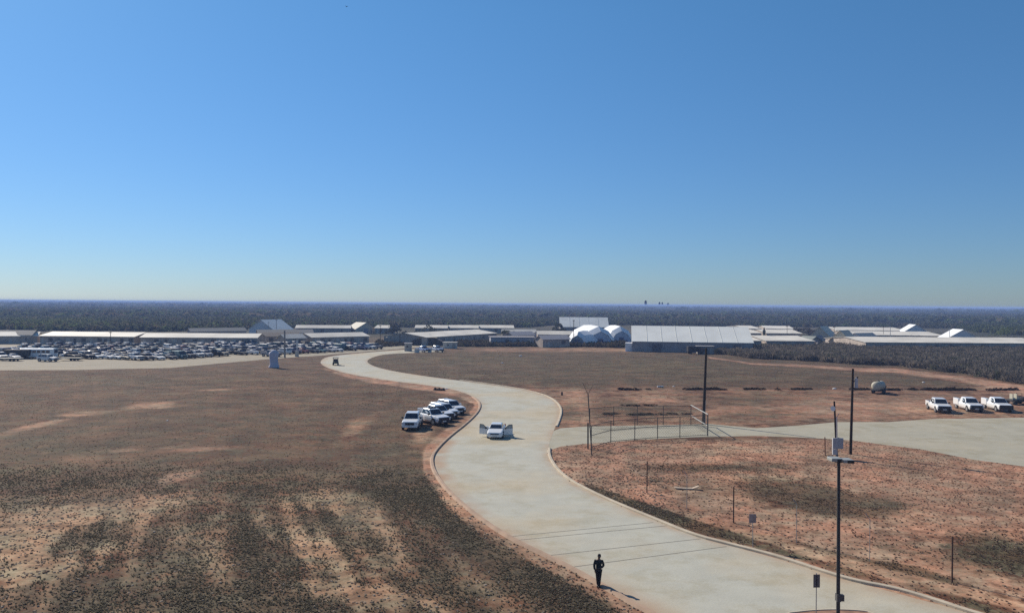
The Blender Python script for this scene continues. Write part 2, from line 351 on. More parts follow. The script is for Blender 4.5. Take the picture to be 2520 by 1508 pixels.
# ------------------------------------------------------------------ paved surfaces
def sheet(name, outline, m, z):
    b = bmesh.new(); vs = [b.verts.new((p[0], p[1], z)) for p in outline]; f = b.faces.new(vs)
    if f.normal.z < 0: f.normal_flip()
    bmesh.ops.triangulate(b, faces=[f]); b.normal_update()
    for f in b.faces:
        if f.normal.z < 0: f.normal_flip()
    me = bpy.data.meshes.new(name); b.to_mesh(me); b.free(); me.materials.append(m)
    o = bpy.data.objects.new(name, me); COL.objects.link(o); return tag(o, kind='structure')
def paving_material(name, base, tint, tintf, streak=None):
    m = bpy.data.materials.new(name); m.use_nodes = True; n = m.node_tree; L = n.links; b = n.nodes['Principled BSDF']
    b.inputs['Roughness'].default_value = .9; b.inputs['Specular IOR Level'].default_value = .15
    geo = n.nodes.new('ShaderNodeNewGeometry')
    def nz(s, d=5, r=.6):
        t = n.nodes.new('ShaderNodeTexNoise'); t.inputs['Scale'].default_value = s; t.inputs['Detail'].default_value = d; t.inputs['Roughness'].default_value = r
        L.new(geo.outputs['Position'], t.inputs['Vector']); return t.outputs['Fac']
    def ramp(x, a, b_, c0, c1):
        q = n.nodes.new('ShaderNodeValToRGB'); L.new(x, q.inputs[0]); e = q.color_ramp.elements
        e[0].position = a; e[1].position = b_; e[0].color = (*c0, 1); e[1].color = (*c1, 1); return q.outputs[0]
    def mul(a, b_, f=1.0, mode='MULTIPLY'):
        q = n.nodes.new('ShaderNodeMix'); q.data_type = 'RGBA'; q.blend_type = mode
        if isinstance(f, float): q.inputs[0].default_value = f
        else: L.new(f, q.inputs[0])
        for i, x in ((6, a), (7, b_)):
            if isinstance(x, tuple): q.inputs[i].default_value = (*x, 1)
            else: L.new(x, q.inputs[i])
        return q.outputs[2]
    f = ramp(nz(.07, 5), .44, .62, (0, 0, 0), (tintf,)*3)
    c = mul(base, tint, f, 'MIX')
    c = mul(c, ramp(nz(.5, 6), .3, .7, (.9, .9, .9), (1.05, 1.05, 1.05)))
    c = mul(c, ramp(nz(.22, 6, .75), .40, .50, (.90, .875, .82), (1, 1, 1)))
    c = mul(c, ramp(nz(9, 3), .3, .7, (.93, .93, .93), (1.05, 1.05, 1.05)))
    at = n.nodes.new('ShaderNodeAttribute'); at.attribute_name = 'dirt'
    m2 = n.nodes.new('ShaderNodeMath'); m2.operation = 'MULTIPLY'; L.new(at.outputs['Fac'], m2.inputs[0]); L.new(ramp(nz(.35, 5, .7), .35, .6, (.15,)*3, (1,)*3), m2.inputs[1])
    c = mul(c, (.36, .25, .17), m2.outputs[0], 'MIX')
    L.new(c, b.inputs['Base Color'])
    bp = n.nodes.new('ShaderNodeBump'); bp.inputs['Strength'].default_value = .25; bp.inputs['Distance'].default_value = .03
    L.new(nz(6, 4), bp.inputs['Height']); L.new(bp.outputs[0], b.inputs['Normal']); return m
CONC = paving_material('concrete_paving', (.415, .412, .35), (.44, .385, .28), .85)
GRAV = paving_material('pale_gravel', (.35, .335, .265), (.40, .36, .27), .5)
LOTM = paving_material('lot_gravel', (.30, .27, .205), (.34, .29, .21), .6)
# the road: a strip with a dirt-stained edge
def strip_mesh():
    n = 260; import bisect
    def resample(ln):
        s = [0]
        for a, b in zip(ln[:-1], ln[1:]): s.append(s[-1]+(b-a).length)
        return s, ln
    sL, _ = resample(WL); 
    # pair every left point with the nearest progress along the right edge, keeping order
    res = []; j = 0
    sR, _ = resample(WR)
    def at(ln, s, x):
        i = min(max(bisect.bisect_right(s, x)-1, 0), len(ln)-2); t = (x-s[i])/max(s[i+1]-s[i], 1e-6); return ln[i].lerp(ln[i+1], min(max(t, 0), 1))
    xr = 0.0
    prev = 0.0
    for k in range(n+1):
        pl = at(WL, sL, sL[-1]*k/n); best = None
        for q in np.linspace(prev, min(prev+9.0, sR[-1]), 60):
            dd = (at(WR, sR, q)-pl).length
            if best is None or dd < best[0]: best = (dd, q)
        prev = best[1] if k < n else sR[-1]
        res.append((pl, at(WR, sR, prev)))
    return res
ROWS = strip_mesh()
wts = [0, .03, .07, .14, .3, .5, .7, .86, .93, .97, 1]
VV = []; DD = []
for k, (a, b) in enumerate(ROWS):
    uu, vv = P(a.x, a.y, 0.0)
    for w in wts:
        p = a.lerp(b, w); VV.append((p.x, p.y, .004))
        e = min(w, 1-w); dl = max(0, 1-w/.13)*.85 if w < .5 else max(0, 1-(1-w)/.09)*.8
        if 950 < vv < 1085 and w < .5: dl = max(0, 1-w/.10)*.6
        if 1085 <= vv < 1200 and w < .5: dl = 1.0 if w < .05 else max(0, 1-(w-.05)/.08)
        DD.append(dl)
VV = np.array(VV); nw = len(wts); ix = np.arange(len(VV)).reshape(-1, nw)
FF = np.stack([ix[:-1, :-1], ix[:-1, 1:], ix[1:, 1:], ix[1:, :-1]], -1).reshape(-1, 4)
DD = np.array(DD); road = npmesh('road', VV, FF, CONC, attr={'dirt': np.stack([DD, DD, DD, DD*0+1], 1)})
bm0 = bmesh.new(); bm0.from_mesh(road.data); bm0.normal_update()
for f in bm0.faces:
    if f.normal.z < 0: f.normal_flip()
bm0.to_mesh(road.data); bm0.free(); tag(road, kind='structure')
sheet('gravel_yard', GRW, GRAV, .0)
sheet('parking_lot', LOTW, LOTM, .0)

# kerbs
KERB = mat('kerb_concrete', (.43, .37, .28), .9, var=.12, scale=.8); KERBL = mat('dusty_kerb', (.34, .24, .17), .9, var=.15, scale=.8)
def kerb(name, line, side, w=.24, h=.15):
    m = MB(); rings = []
    for i, p in enumerate(line):
        t = (line[min(i+1, len(line)-1)]-line[max(i-1, 0)]).normalized(); nrm = Vector((-t.y, t.x, 0))*side
        rings.append([p+nrm*.0+Vector((0,0,-.02)), p+Vector((0,0,h-.03)), p+nrm*.04+Vector((0,0,h)), p+nrm*w+Vector((0,0,h)), p+nrm*(w+.12)+Vector((0,0,-.02))])
    m.loft(rings); return tag(m.build(name, KERBL if 'left' in name else KERB), kind='structure')
def sub(line, v0, v1):
    res = []
    for p in line:
        u, v = P(p.x, p.y, 0.0)
        if v0 <= v <= v1: res.append(p)
    return res
iL = [i for i, p in enumerate(WL)]
lk = []
for p in WL:
    u, v = P(p.x, p.y, 0.0)
    lk.append((p, u, v))
kerb('kerb_left', [p for p, u, v in lk if v > 977 and u > 1000], 1)
rk = [(p, *P(p.x, p.y, 0.0)) for p in WR]
kerb('kerb_right_near', [p for p, u, v in rk if v > 1102], -1)
kerb('kerb_right_far', [p for p, u, v in rk if 935 < v < 1056 and u > 1100], -1)

# four thin dark lines drawn across the slab
DLINE = mat('dark_line', (.13, .115, .09), .7)
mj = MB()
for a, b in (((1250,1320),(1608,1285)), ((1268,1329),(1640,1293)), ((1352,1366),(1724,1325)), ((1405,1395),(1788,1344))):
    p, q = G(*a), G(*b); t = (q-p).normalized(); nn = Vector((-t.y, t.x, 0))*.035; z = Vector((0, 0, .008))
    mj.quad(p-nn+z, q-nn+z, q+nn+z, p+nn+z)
tag(mj.build('road_lines', DLINE), kind='structure')
# planted island at the near edge of the road
isl = [G(u, v) for u, v in ((1940,1512),(1990,1506),(2050,1503),(2120,1506),(2150,1511),(2230,1560),(2240,1700),(1880,1700),(1890,1560))]
isl = [Vector((a, b, 0)) for a, b in smooth_poly([(p.x, p.y) for p in isl+[isl[0]]], 2)][:-1]
cen = sum(isl, Vector())/len(isl)
mi = MB(); r0 = [p+Vector((0,0,-.01)) for p in isl]; r1 = [p+Vector((0,0,.14)) for p in isl]; r2 = [p.lerp(cen, .04)+Vector((0,0,.15)) for p in isl]
r3 = [p.lerp(cen, .045)+Vector((0,0,.11)) for p in isl]
mi.loft([r0, r1, r2, r3], caps=False); tag(mi.build('kerb_island', KERB), kind='structure')
SOIL = mat('red_soil', (.26, .15, .10), .95, var=.25, scale=2.0, bump=.5)
mi = MB(); mi.quad(*[p+Vector((0,0,.115)) for p in [q.lerp(cen, .044) for q in isl]]); tag(mi.build('island_soil', SOIL), kind='structure')

# ------------------------------------------------------------------ buildings
ROOF = mat('pale_roof_metal', (.60, .565, .48), .6, var=.14, scale=.15, spec=.3)
ROOFW = mat('white_fabric_roof', (.70, .71, .655), .55, var=.05, scale=.2)
WHT = mat('white_canvas', (.74, .76, .76), .6, var=.05, scale=.3)
WALLG = mat('grey_brown_wall', (.37, .315, .265), .85, var=.2, scale=.6)
WALLP = mat('purple_grey_wall', (.29, .265, .26), .8, var=.15, scale=.5)
WALLT = mat('tan_wall', (.36, .32, .25), .85, var=.12, scale=.5)
CANG = mat('grey_blue_canvas', (.60, .61, .61), .7, var=.1, scale=.5)
CANT = mat('tan_canvas', (.46, .41, .31), .8, var=.1, scale=.5)
DARK = mat('dark_opening', (.09, .085, .085), .7)
TRIM = mat('white_trim', (.42, .40, .36), .6)
UNIT = mat('grey_unit', (.35, .34, .31), .7, var=.1)

def gable(name, p, ang, Lx, Wy, ze, zr, roof_m, wall_m, label, cat, group=None, doors=0, over=.35, units=0, arch=False, doorx=None, seams=0):
    """long building: p = middle of the near eave on the ground, ang = turn of its long side, ridge along local x"""
    e = empty(name, (p[0], p[1], 0), ang, label, cat, group); h = Lx/2
    w = MB(); sec = [(0, 0), (Wy, 0), (Wy, ze), (Wy/2, zr-.12), (0, ze)]
    if arch:
        sec = [(0, 0), (Wy, 0)]+[(Wy/2+Wy/2*math.cos(t), ze+(zr-.15-ze)*math.sin(t)) for t in np.linspace(0, math.pi, 7)]
    w.loft([[Vector((x, y, z)) for y, z in sec] for x in (-h, h)]); w.build('wall', wall_m, e)
    r = MB(); t = .12
    if arch:
        up = [(Wy/2+(Wy/2+.1)*math.cos(q), ze+(zr-ze)*math.sin(q)) for q in np.linspace(0, math.pi, 9)]
        sec = [(Wy+.1, 0)]+up+[(-.1, 0)]; sec += [(y*.96+Wy*.02, z-.14) for y, z in sec[::-1]]
    else:
        s = (zr-ze)/(Wy/2); sec = [(-over, ze-over*s), (Wy/2, zr), (Wy+over, ze-over*s), (Wy+over, ze-over*s-t), (Wy/2, zr-t), (-over, ze-over*s-t)]
    r.loft([[Vector((x, y, z)) for y, z in sec] for x in (-h-over, h+over)]); ro = r.build('roof', roof_m, e)
    if seams:
        q = MB()
        for k in range(1, seams):
            x = -h+Lx*k/seams; s = (zr-ze)/(Wy/2)
            q.loft([[Vector((x+a, y, ze+s*y+b)) for a, b in ((-.06, .01), (.06, .01), (.06, .06), (-.06, .06))] for y in (-over, Wy/2)])
        q.build('roof_seam', mat('seam_white', (.62, .63, .58), .6), ro)
    rr_ = random.Random(hash(label) % 9999 if False else len(label)*7+int(abs(p[0])*10))
    for k in range(doors):
        x = -h+Lx*(k+.5)/doors+rr_.uniform(-.4, .4) if doorx is None else doorx[k]
        m = MB(); dw, dh = (.5, 2.0) if k % 2 == 0 else (.75, 1.2); z0 = .05 if k % 2 == 0 else 1.0
        m.box(x-dw, x+dw, -.05, -.003, z0, min(z0+dh, ze-.25)); m.build('door' if k % 2 == 0 else 'window', DARK if k % 3 else TRIM, e)
    for k in range(units):
        x = -h+Lx*(k+.5)/units+rr_.uniform(-1, 1); m = MB(); m.box(x-.6, x+.6, -1.3, -.25, .1, 1.5); m.box(x-.45, x+.45, -1.34, -1.3, .25, 1.2); m.build('cooling_unit', UNIT, e)
    return e
def along(u0, v0, u1, v1, ze, zr, vr, Wy=None, **k):
    "building whose near eave runs between two photo points at height ze"
    a, b = G(u0, v0, ze), G(u1, v1, ze); a.z = b.z = 0; c = (a+b)/2; L = (b-a).length; ang = math.atan2(b.y-a.y, b.x-a.x)
    if Wy is None:
        um = (u0+u1)/2; r = G(um, vr, zr); nrm = Vector((-math.sin(ang), math.cos(ang), 0)); Wy = max(5.0, 2*((r-c).dot(nrm)))
        Wy = min(Wy, 34)
    return gable(p=c, ang=ang, Lx=L, Wy=Wy, ze=ze, zr=zr, **k)
GB = 'long low barracks with pale roofs'
def barr(u0, v0, u1, v1, vr, label, ze=2.9, zr=4.1, wall=WALLG, roof=ROOF, doors=5, units=0, **k):
    return along(u0, v0, u1, v1, ze, zr, vr, name='barracks', roof_m=roof, wall_m=wall, label=label, cat='building', group=GB, doors=doors, units=units, **k)
# left compound behind the parking lot
barr(-260, 826, 92, 825, 818, 'low barracks at the far left edge behind the packed parking lot', doors=8)
barr(98, 825.5, 330, 828, 816, 'broad-roofed barracks behind the lot left of the large grey tent', doors=12, units=2)
barr(346, 829, 632, 830.5, 819.5, 'barracks with an unbroken pale roof between the broad roof and the grey tent', doors=12, units=3)
barr(-120, 822, 78, 823, 813, 'small greyish roofed barracks standing above the roofline at far left', ze=3.2, zr=4.6, roof=mat('dull_roof', (.30, .28, .24), .8, var=.1), doors=2)
barr(640, 826.5, 735, 826, 820.5, 'brown roofed barracks in front of the large grey tent', roof=mat('brown_roof', (.24, .20, .16), .8, var=.15), doors=5)
barr(702, 831.5, 752, 830, 826, 'short pale roofed hut beside the thick tan light pole', doors=2)
barr(768, 829.5, 908, 826, 818, 'pale roofed barracks right behind the right end of the lot', doors=8, units=2)
barr(1050, 829.5, 1222, 819, 812, 'barracks with a slanting pale roof running away to the right', doors=7, ze=3.0, zr=4.3)
barr(952, 829.5, 1046, 830.5, 826, 'narrow low roofed barracks at the left foot of the slanting roof', doors=4, ze=2.6, zr=3.2)
for i, (a, b, lb) in enumerate(((728, 862, 'far roof strip right beside the large grey tent'), (922, 956, 'short far roof right of the small cream tent'), (1022, 1100, 'far roof strip just right of the gap in the far row'),
                     (1104, 1176, 'far roof strip, middle one of the three above the slanting roof'), (1181, 1264, 'far roof strip ending left of the radio mast shed'))):
    barr(a, 806.3, b, 806.8, 799.8, lb, doors=3)
barr(470, 815, 606, 813, 808.5, 'dull grey far barracks left of the large grey tent', roof=MATS['dull_roof'], doors=3)
barr(636, 819, 770, 818, 812, 'dull far barracks at the foot of the large grey tent', roof=MATS['dull_roof'], doors=3)
# right compound
for r_i, (v_e, v_r, nm) in enumerate(((839, 825.5, 'front'), (820.5, 811, 'middle'), (809.5, 801.5, 'rear'))):
    u_b = (2004, 1974, 1954)[r_i]
    barr(1838, v_e-1.2, 1874, v_e-1, v_r-.8, f'short roof of the {nm} row just left of the dark gap by the big hall', doors=1, units=0)
    barr(1886, v_e-1, u_b, v_e-.2, v_r-.3, f'roof of the {nm} row between the dark gap and the tan tents', doors=4, units=1)
barr(2131, 841.5, 2590, 844.5, 829.5, 'longest front barracks of the right compound behind the bare brush', doors=12, units=4)
barr(2092, 823.5, 2322, 826, 815, 'middle row barracks in front of the smaller white tent', doors=6, units=2)
barr(2058, 811.8, 2226, 813.5, 805, 'rear row barracks left of the smaller white tent', doors=4, units=1)
# middle: low sheds left of the domes
barr(1208, 828.8, 1314, 829, 827, 'grey flat trailer office behind the dark shrub belt', ze=3.1, zr=3.3, roof=mat('grey_roof', (.36, .34, .34), .7), wall=mat('lavender_wall', (.34, .33, .35), .8, var=.1), doors=4)
barr(1236, 817, 1318, 817.5, 812, 'small pale roof left of the radio mast shed row', doors=2)
barr(1324, 822, 1412, 822.5, 814, 'pale roofed shed with a dark eave left of the white domes', doors=3)
barr(1336, 834, 1402, 833, 826, 'grey shed right in front of the dark-eaved shed', roof=MATS['grey_roof'], doors=2)
barr(1262, 824, 1316, 823, 819, 'small grey hut just above the flat trailer office', roof=MATS['grey_roof'], doors=1)

# the big white hall
ta = R(-13)
c0 = G(1556, 865); c1 = G(1834, 871)
A3 = Vector((c0.x, c0.y, 0)); L_ = 37.5; dirv = Vector((math.cos(ta*.6), math.sin(ta*.6), 0))
mid = A3+dirv*L_/2
hall = gable('fabric_hall', mid, ta*.6, L_, 25, 3.4, 8.0, ROOFW, WALLP, 'largest white fabric-roofed hall with grey walls behind the field', 'hall', doors=0, over=.25, seams=8)
m = MB(); m.box(-L_/2-2.2, -L_/2-.02, 1, 5, 0, 2.7); m.build('annex', WHT, hall)
m = MB(); m.box(-12.5, -9.5, -.06, -.01, .05, 2.6); m.build('door', mat('hall_door', (.12, .11, .12), .7), hall)
m = MB(); m.box(12.5, 15, -.06, -.01, .05, 2.6); m.build('door', MATS['hall_door'], hall)
# far white hall
along(1379, 803.2, 1497, 804.2, 3.6, 8.3, 787.5, name='fabric_hall', roof_m=ROOFW, wall_m=WALLP, label='far white fabric hall above the white domes', cat='hall', doors=4, Wy=17, seams=5)

def tent(name, u, d, w, L, ang, ze, zr, gm, rm, label, door=True, hip=0.0, cat='tent', group=None):
    """frame tent: gable end at local y=0 facing -y, ridge runs to +y"""
    p = AT(u, d); e = empty(name, p, ang, label, cat, group); h = w/2
    g = MB(); sec = [(-h, 0), (h, 0), (h, ze), (0, zr-.06), (-h, ze)]
    g.loft([[Vector((x, 0.0, z)) for x, z in sec], [Vector((x, L, z)) for x, z in sec]]); g.build('wall', gm, e)
    r = MB(); s = (zr-ze)/h; o = .4
    sec = [(-h-o, ze-o*s), (0, zr), (h+o, ze-o*s), (h+o, ze-o*s-.12), (0, zr-.12), (-h-o, ze-o*s-.12)]
    r.loft([[Vector((x, y, z)) for x, z in sec] for y in (-o, L+o)]); r.build('roof', rm, e)
    if door: m = MB(); m.box(-1.2, 1.2, -.05, -.003, .05, 2.4); m.box(h*.45, h*.45+.8, -.05, -.003, .05, 2.0); m.build('door', mat('tent_door', (.2, .22, .27), .7), e)
    return e
GT = 'pitched frame tents in the compound'
tent('frame_tent', 643, 372, 14.5, 13, R(-25), 2.6, 6.9, CANG, ROOFW, 'large grey-gabled white tent behind the parking lot', group=GT)
tent('frame_tent', 901, 395, 11, 10, R(38), 2.4, 5.4, CANT, mat('cream_canvas', (.55, .52, .42), .7), 'small cream-roofed tent in the far roof row', group=GT)
tent('frame_tent', 2371, 330, 14.2, 9, R(-5), 1.9, 6.0, CANG, WHT, 'white-sloped frame tent nearest the right edge', group=GT)
tent('frame_tent', 2254, 405, 12.2, 9, R(-8), 2.3, 6.2, CANG, WHT, 'smaller white-sloped frame tent behind the middle barracks row', group=GT)
tent('canvas_tent', 2068, 302, 8.0, 9, R(-40), 2.2, 6.1, CANT, CANT, 'tall tan canvas tent in front between the barracks rows', group=GT)
tent('canvas_tent', 2018, 352, 8.5, 9, R(-40), 2.2, 6.3, CANT, mat('cream_canvas2', (.55, .50, .38), .7), 'peaked cream canvas tent at the back of the tan tents', group=GT)
tent('canvas_tent', 2104, 318, 8.0, 12, R(-55), 2.0, 4.6, CANG, mat('grey_tan', (.40, .38, .33), .8), 'low grey-tan canvas tent right of the tall tan tent', group=GT)
tent('canvas_tent', 2008, 300, 6.5, 6, R(25), 2.0, 3.9, mat('green_grey_canvas', (.2, .22, .2), .8), MATS['green_grey_canvas'], 'dull grey-green canvas tent left of the tall tan tent', group=GT)

def dome(name, u, d, w, L, ang, ht, label, blue, group='white dome shelters'):
    "arched fabric shelter: ribs along local y, open end at -y shows a blue-grey end wall"
    p = AT(u, d); e = empty(name, p, ang, label, 'dome shelter', group); n = 9
    n = 7; prof = [(w/2*a, ht*b) for a, b in ((1, 0), (.94, .36), (.62, .74), (0, 1), (-.62, .74), (-.94, .36), (-1, 0))]
    r = MB(); rings = []
    for y, s in ((-L*.13, .74), (0, 1.0), (L*.5, 1.04), (L, 1.0), (L*1.15, .7)):
        rings.append([Vector((x*s, y, z*s)) for x, z in prof]+[Vector((x*s*.985, y, max(z*s-.12, -.02))) for x, z in prof[::-1]])
    r.loft(rings); r.build('canopy', WHT, e)
    for s_, y in ((.71, -L*.12), (.68, L*1.14)): b = MB(); b.quad(*[Vector((x*s_, y, z*s_)) for x, z in prof]); b.build('end_wall', blue, e)
    m = MB(); m.box(-1.0, 1.0, -L*.12-.08, -L*.12-.01, 0, 2.4); m.build('door', mat('blue_door', (.10, .12, .2), .6), e)
    v = MB()
    for x in (-.32, .32): v.box(x*.62*w-.4, x*.62*w+.4, -L*.12-.08, -L*.12-.01, .5, 1.6)
    v.build('vent_panel', mat('vent_blue', (.16, .2, .34), .6), e)
    return e
BL = mat('blue_grey_canvas', (.40, .47, .57), .7, var=.15, scale=.5)
dome('dome_shelter', 1474, 302, 12.5, 17, R(14), 6.9, 'larger white dome shelter with a blue end wall', BL)
dome('dome_shelter', 1424, 294, 8.2, 9, R(-28), 5.2, 'low white dome shelter at the left foot of the larger dome', mat('grey_canvas', (.33, .33, .33), .7))
dome('dome_shelter', 1527, 316, 10.5, 14, R(10), 6.6, 'white dome shelter tucked between the larger dome and the big hall', BL)
dome('dome_shelter', 1497, 330, 6.0, 8, R(-10), 5.2, 'small white dome peeking between the two blue-ended domes', BL)

# small buildings near the road junction
def hut(name, u, v, w, dp, h, ang, wm, rm, label, cat, over=.2, win=True, group=None):
    p = G(u, v); e = empty(name, p, ang, label, cat, group)
    m = MB(); m.box(-w/2, w/2, 0, dp, 0, h); m.build('wall', wm, e)
    m = MB(); m.box(-w/2-over, w/2+over, -over, dp+over, h+.002, h+.14); m.build('roof', rm, e)
    if win:
        m = MB(); m.box(-w*.1-.3, -w*.1+.3, -.05, -.003, h*.45, h*.75); m.build('window', DARK, e)
        m = MB(); m.box(w*.22, w*.22+min(.9, w*.3), -.05, -.003, .03, min(2.0, h*.85)); m.build('door', mat('plain_door', (.3, .28, .24), .7), e)
    return e
hut('storage_shed', 1106, 857.5, 4.4, 2.6, 2.0, R(-6), mat('off_white_panel', (.50, .48, .41), .7, var=.06), ROOF, 'off-white storage shed right of the two blue pickups', 'shed')
hut('guard_booth', 1004, 864, 2.2, 2.2, 2.4, R(4), mat('booth_wall', (.36, .34, .3), .7), MATS['grey_roof'], 'small grey guard booth where the road leaves the compound', 'booth')
hut('equipment_shed', 1737, 871, 5.0, 3, 2.3, R(-4), mat('shed_grey', (.22, .21, .2), .8), mat('shed_roof', (.30, .29, .28), .7), 'low grey equipment shed right below the big hall roof behind the wooden pole', 'shed')
# dark canopy hangar by the junction
e = empty('dark_shelter', AT(1050, 288), R(-3), 'dark brown arched shelter with a tan top behind the two blue pickups', 'shelter')
m = MB(); n = 9; prof = [(math.cos(t)*5.8, 2.6*math.sin(t)**.55) for t in np.linspace(0, math.pi, n)]
m.loft([[Vector((x, y, z)) for x, z in prof] for y in (0, 7)]); m.build('wall', mat('dark_brown', (.055, .047, .045), .85, var=.2), e)
m = MB(); prof2 = [(x*.62, z*1.0+.02) for x, z in prof if z > 1.7]; m.loft([[Vector((x, y, 2.62)) for x in (-3.4, 3.4)]+[Vector((x, y, 2.9)) for x in (2.8, -2.8)] for y in (-.1, 7)]); m.build('roof', mat('tan_cover', (.26, .2, .12), .8), e)
# far-off city blocks on the horizon
for u, w, h, lb in ((1589, 26, 58, 'tallest far grey tower block on the horizon'), (1623, 18, 44, 'far pale block on the horizon, left of the close pair'), (1630, 16, 42, 'far block on the horizon, right of the close pair'),
                  (1644, 24, 32, 'lowest far block at the right end of the skyline')):
    p = AT(u, 9300); e = empty('tower_block', p, 0, lb, 'tower', 'far tower blocks on the horizon')
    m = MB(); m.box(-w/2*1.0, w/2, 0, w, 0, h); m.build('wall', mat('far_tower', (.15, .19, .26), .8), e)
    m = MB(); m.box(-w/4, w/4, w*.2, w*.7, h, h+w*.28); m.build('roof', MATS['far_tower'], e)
    m = MB()
    for k in range(5): m.box(-w*.4, w*.4, -.4, -.1, h*(.15+k*.16), h*(.15+k*.16)+2.5)
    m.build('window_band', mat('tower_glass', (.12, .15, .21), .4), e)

# ------------------------------------------------------------------ vegetation
def leafset(n_, rs, size, flat=.6):
    "n_ little quads inside a unit blob: returns (n_,4,3)"
    d = rs.normal(size=(n_, 3)); d /= np.linalg.norm(d, axis=1)[:, None]; r = rs.uniform(.35, 1.0, n_)**.6
    c = d*r[:, None]; c[:, 2] = np.abs(c[:, 2])*.9+.05
    a = rs.normal(size=(n_, 3)); a /= np.linalg.norm(a, axis=1)[:, None]; b = np.cross(a, rs.normal(size=(n_, 3))); b /= np.linalg.norm(b, axis=1)[:, None]
    s = rs.uniform(.6, 1.3, n_)[:, None]*size
    return np.stack([c-a*s-b*s*flat, c+a*s-b*s*flat, c+a*s+b*s*flat, c-a*s+b*s*flat], 1)
def scatter(name, xy, scale, zs, variants, rs, m, label=None, cat=None, colr=None, z0=0.0):
    V = []
    N = len(xy); pick = rs.integers(0, len(variants), N); rot = rs.uniform(0, 2*math.pi, N)
    for k, base in enumerate(variants):
        I = np.where(pick == k)[0]
        if not len(I): continue
        c, s = np.cos(rot[I]), np.sin(rot[I]); B = base.reshape(-1, 3)
        X = (B[None, :, 0]*c[:, None]-B[None, :, 1]*s[:, None])*scale[I][:, None]+xy[I, 0][:, None]
        Y = (B[None, :, 0]*s[:, None]+B[None, :, 1]*c[:, None])*scale[I][:, None]+xy[I, 1][:, None]
        Zz = B[None, :, 2]*zs[I][:, None]+z0
        V.append((np.stack([X, Y, Zz], -1), I))
    P_ = np.concatenate([v.reshape(-1, 3) for v, _ in V]); q = np.arange(len(P_)).reshape(-1, 4)
    at = None
    if colr is not None:
        cc = np.concatenate([np.repeat(colr[I], v.shape[1], 0) for v, I in V]); at = {'tint': np.concatenate([cc, np.ones((len(cc), 1))], 1)}
    o = npmesh(name, P_, q, m, attr=at); return tag(o, label, cat, kind='stuff')
def tint_material(name, rough=.9, transl=.0):
    m = bpy.data.materials.new(name); m.use_nodes = True; n = m.node_tree; b = n.nodes['Principled BSDF']
    a = n.nodes.new('ShaderNodeAttribute'); a.attribute_name = 'tint'; n.links.new(a.outputs['Color'], b.inputs['Base Color'])
    b.inputs['Roughness'].default_value = rough; b.inputs['Specular IOR Level'].default_value = .1
    t = n.nodes.new('ShaderNodeBsdfTranslucent'); n.links.new(a.outputs['Color'], t.inputs['Color'])
    mx = n.nodes.new('ShaderNodeMixShader'); mx.inputs[0].default_value = .45; o = n.nodes['Material Output']
    n.links.new(b.outputs[0], mx.inputs[1]); n.links.new(t.outputs[0], mx.inputs[2]); n.links.new(mx.outputs[0], o.inputs['Surface'])
    return m
VEG = tint_material('foliage')
rs = np.random.default_rng(11)
def jitter_grid(x0, x1, y0, y1, st):
    gx, gy = np.meshgrid(np.arange(x0, x1, st), np.arange(y0, y1, st)); p = np.stack([gx.ravel(), gy.ravel()], 1); return p+rs.uniform(-.5, .5, p.shape)*st
def cols(N, pal, w=None, j=.18):
    pal = np.array(pal); k = rs.choice(len(pal), N, p=w); c = pal[k]*(1+rs.uniform(-j, j, (N, 1))); return c
# distant scrub woodland, in shells of growing spacing
lv_near = [leafset(46, rs, .26) for _ in range(6)]; lv_mid = [leafset(16, rs, .42) for _ in range(6)]; lv_far = [leafset(7, rs, .6) for _ in range(6)]
def building_free(p):
    U, V = P(p[:, 0], p[:, 1], 0.0)
    lim = np.interp(U, [-200, 0, 90, 330, 420, 600, 740, 1300, 1360, 1520, 1700, 1830, 2330, 2400, 2520, 2700], [812, 812, 815, 815, 817, 812, 806, 806, 800, 800, 804, 804, 808, 818, 826, 826])
    return V < lim
FG = [(.068, .075, .045), (.055, .064, .04), (.088, .078, .052), (.10, .082, .058), (.075, .10, .038)]
def wood(r0, r1, st, lv, smin, smax, hmin, hmax, dens, seedlab, name):
    p = jitter_grid(-r1*.74, r1*.74, r0*.7, r1, st); d = np.hypot(p[:, 0], p[:, 1]); az_ = np.abs(np.degrees(np.arctan2(p[:, 0], p[:, 1])))
    k = (d >= r0) & (d < r1) & (az_ < 36.5) & building_free(p)
    f = np.sin(p[:, 0]*.011+1.7)+np.sin(p[:, 1]*.017+.4)+np.sin((p[:, 0]+p[:, 1])*.0053)+np.sin(p[:, 0]*.031-p[:, 1]*.027)
    k &= rs.uniform(0, 1, len(p)) < np.clip(dens+.13*f, .15, 1)
    p = p[k]; N = len(p); s = rs.uniform(smin, smax, N); h = rs.uniform(hmin, hmax, N); c = cols(N, FG, [.3, .3, .17, .1, .13], .2)
    U, V = P(p[:, 0], p[:, 1], 0.0); gpatch = np.exp(-(((U-110)/160)**2))*np.exp(-((V-800)/10)**2)+np.exp(-(((U-2460)/110)**2))*np.exp(-((V-818)/14)**2)
    c = c*(1-.6*gpatch[:, None])+np.array([.10, .125, .035])*.6*gpatch[:, None]
    print(name, N); scatter(name, p, s, h, lv, rs, VEG, 'dark green and brown scrub woodland stretching to the horizon', 'woodland', c, z0=-.1)
wood(330, 760, 4.4, lv_near, 1.7, 3.1, 2.0, 3.6, .82, '', 'scrub_woodland')
wood(760, 1900, 10.5, lv_mid, 3.5, 7, 3.0, 5.5, .74, '', 'scrub_woodland')
wood(1900, 6500, 42.0, lv_far, 12, 26, 4.5, 8.5, .62, '', 'scrub_woodland')
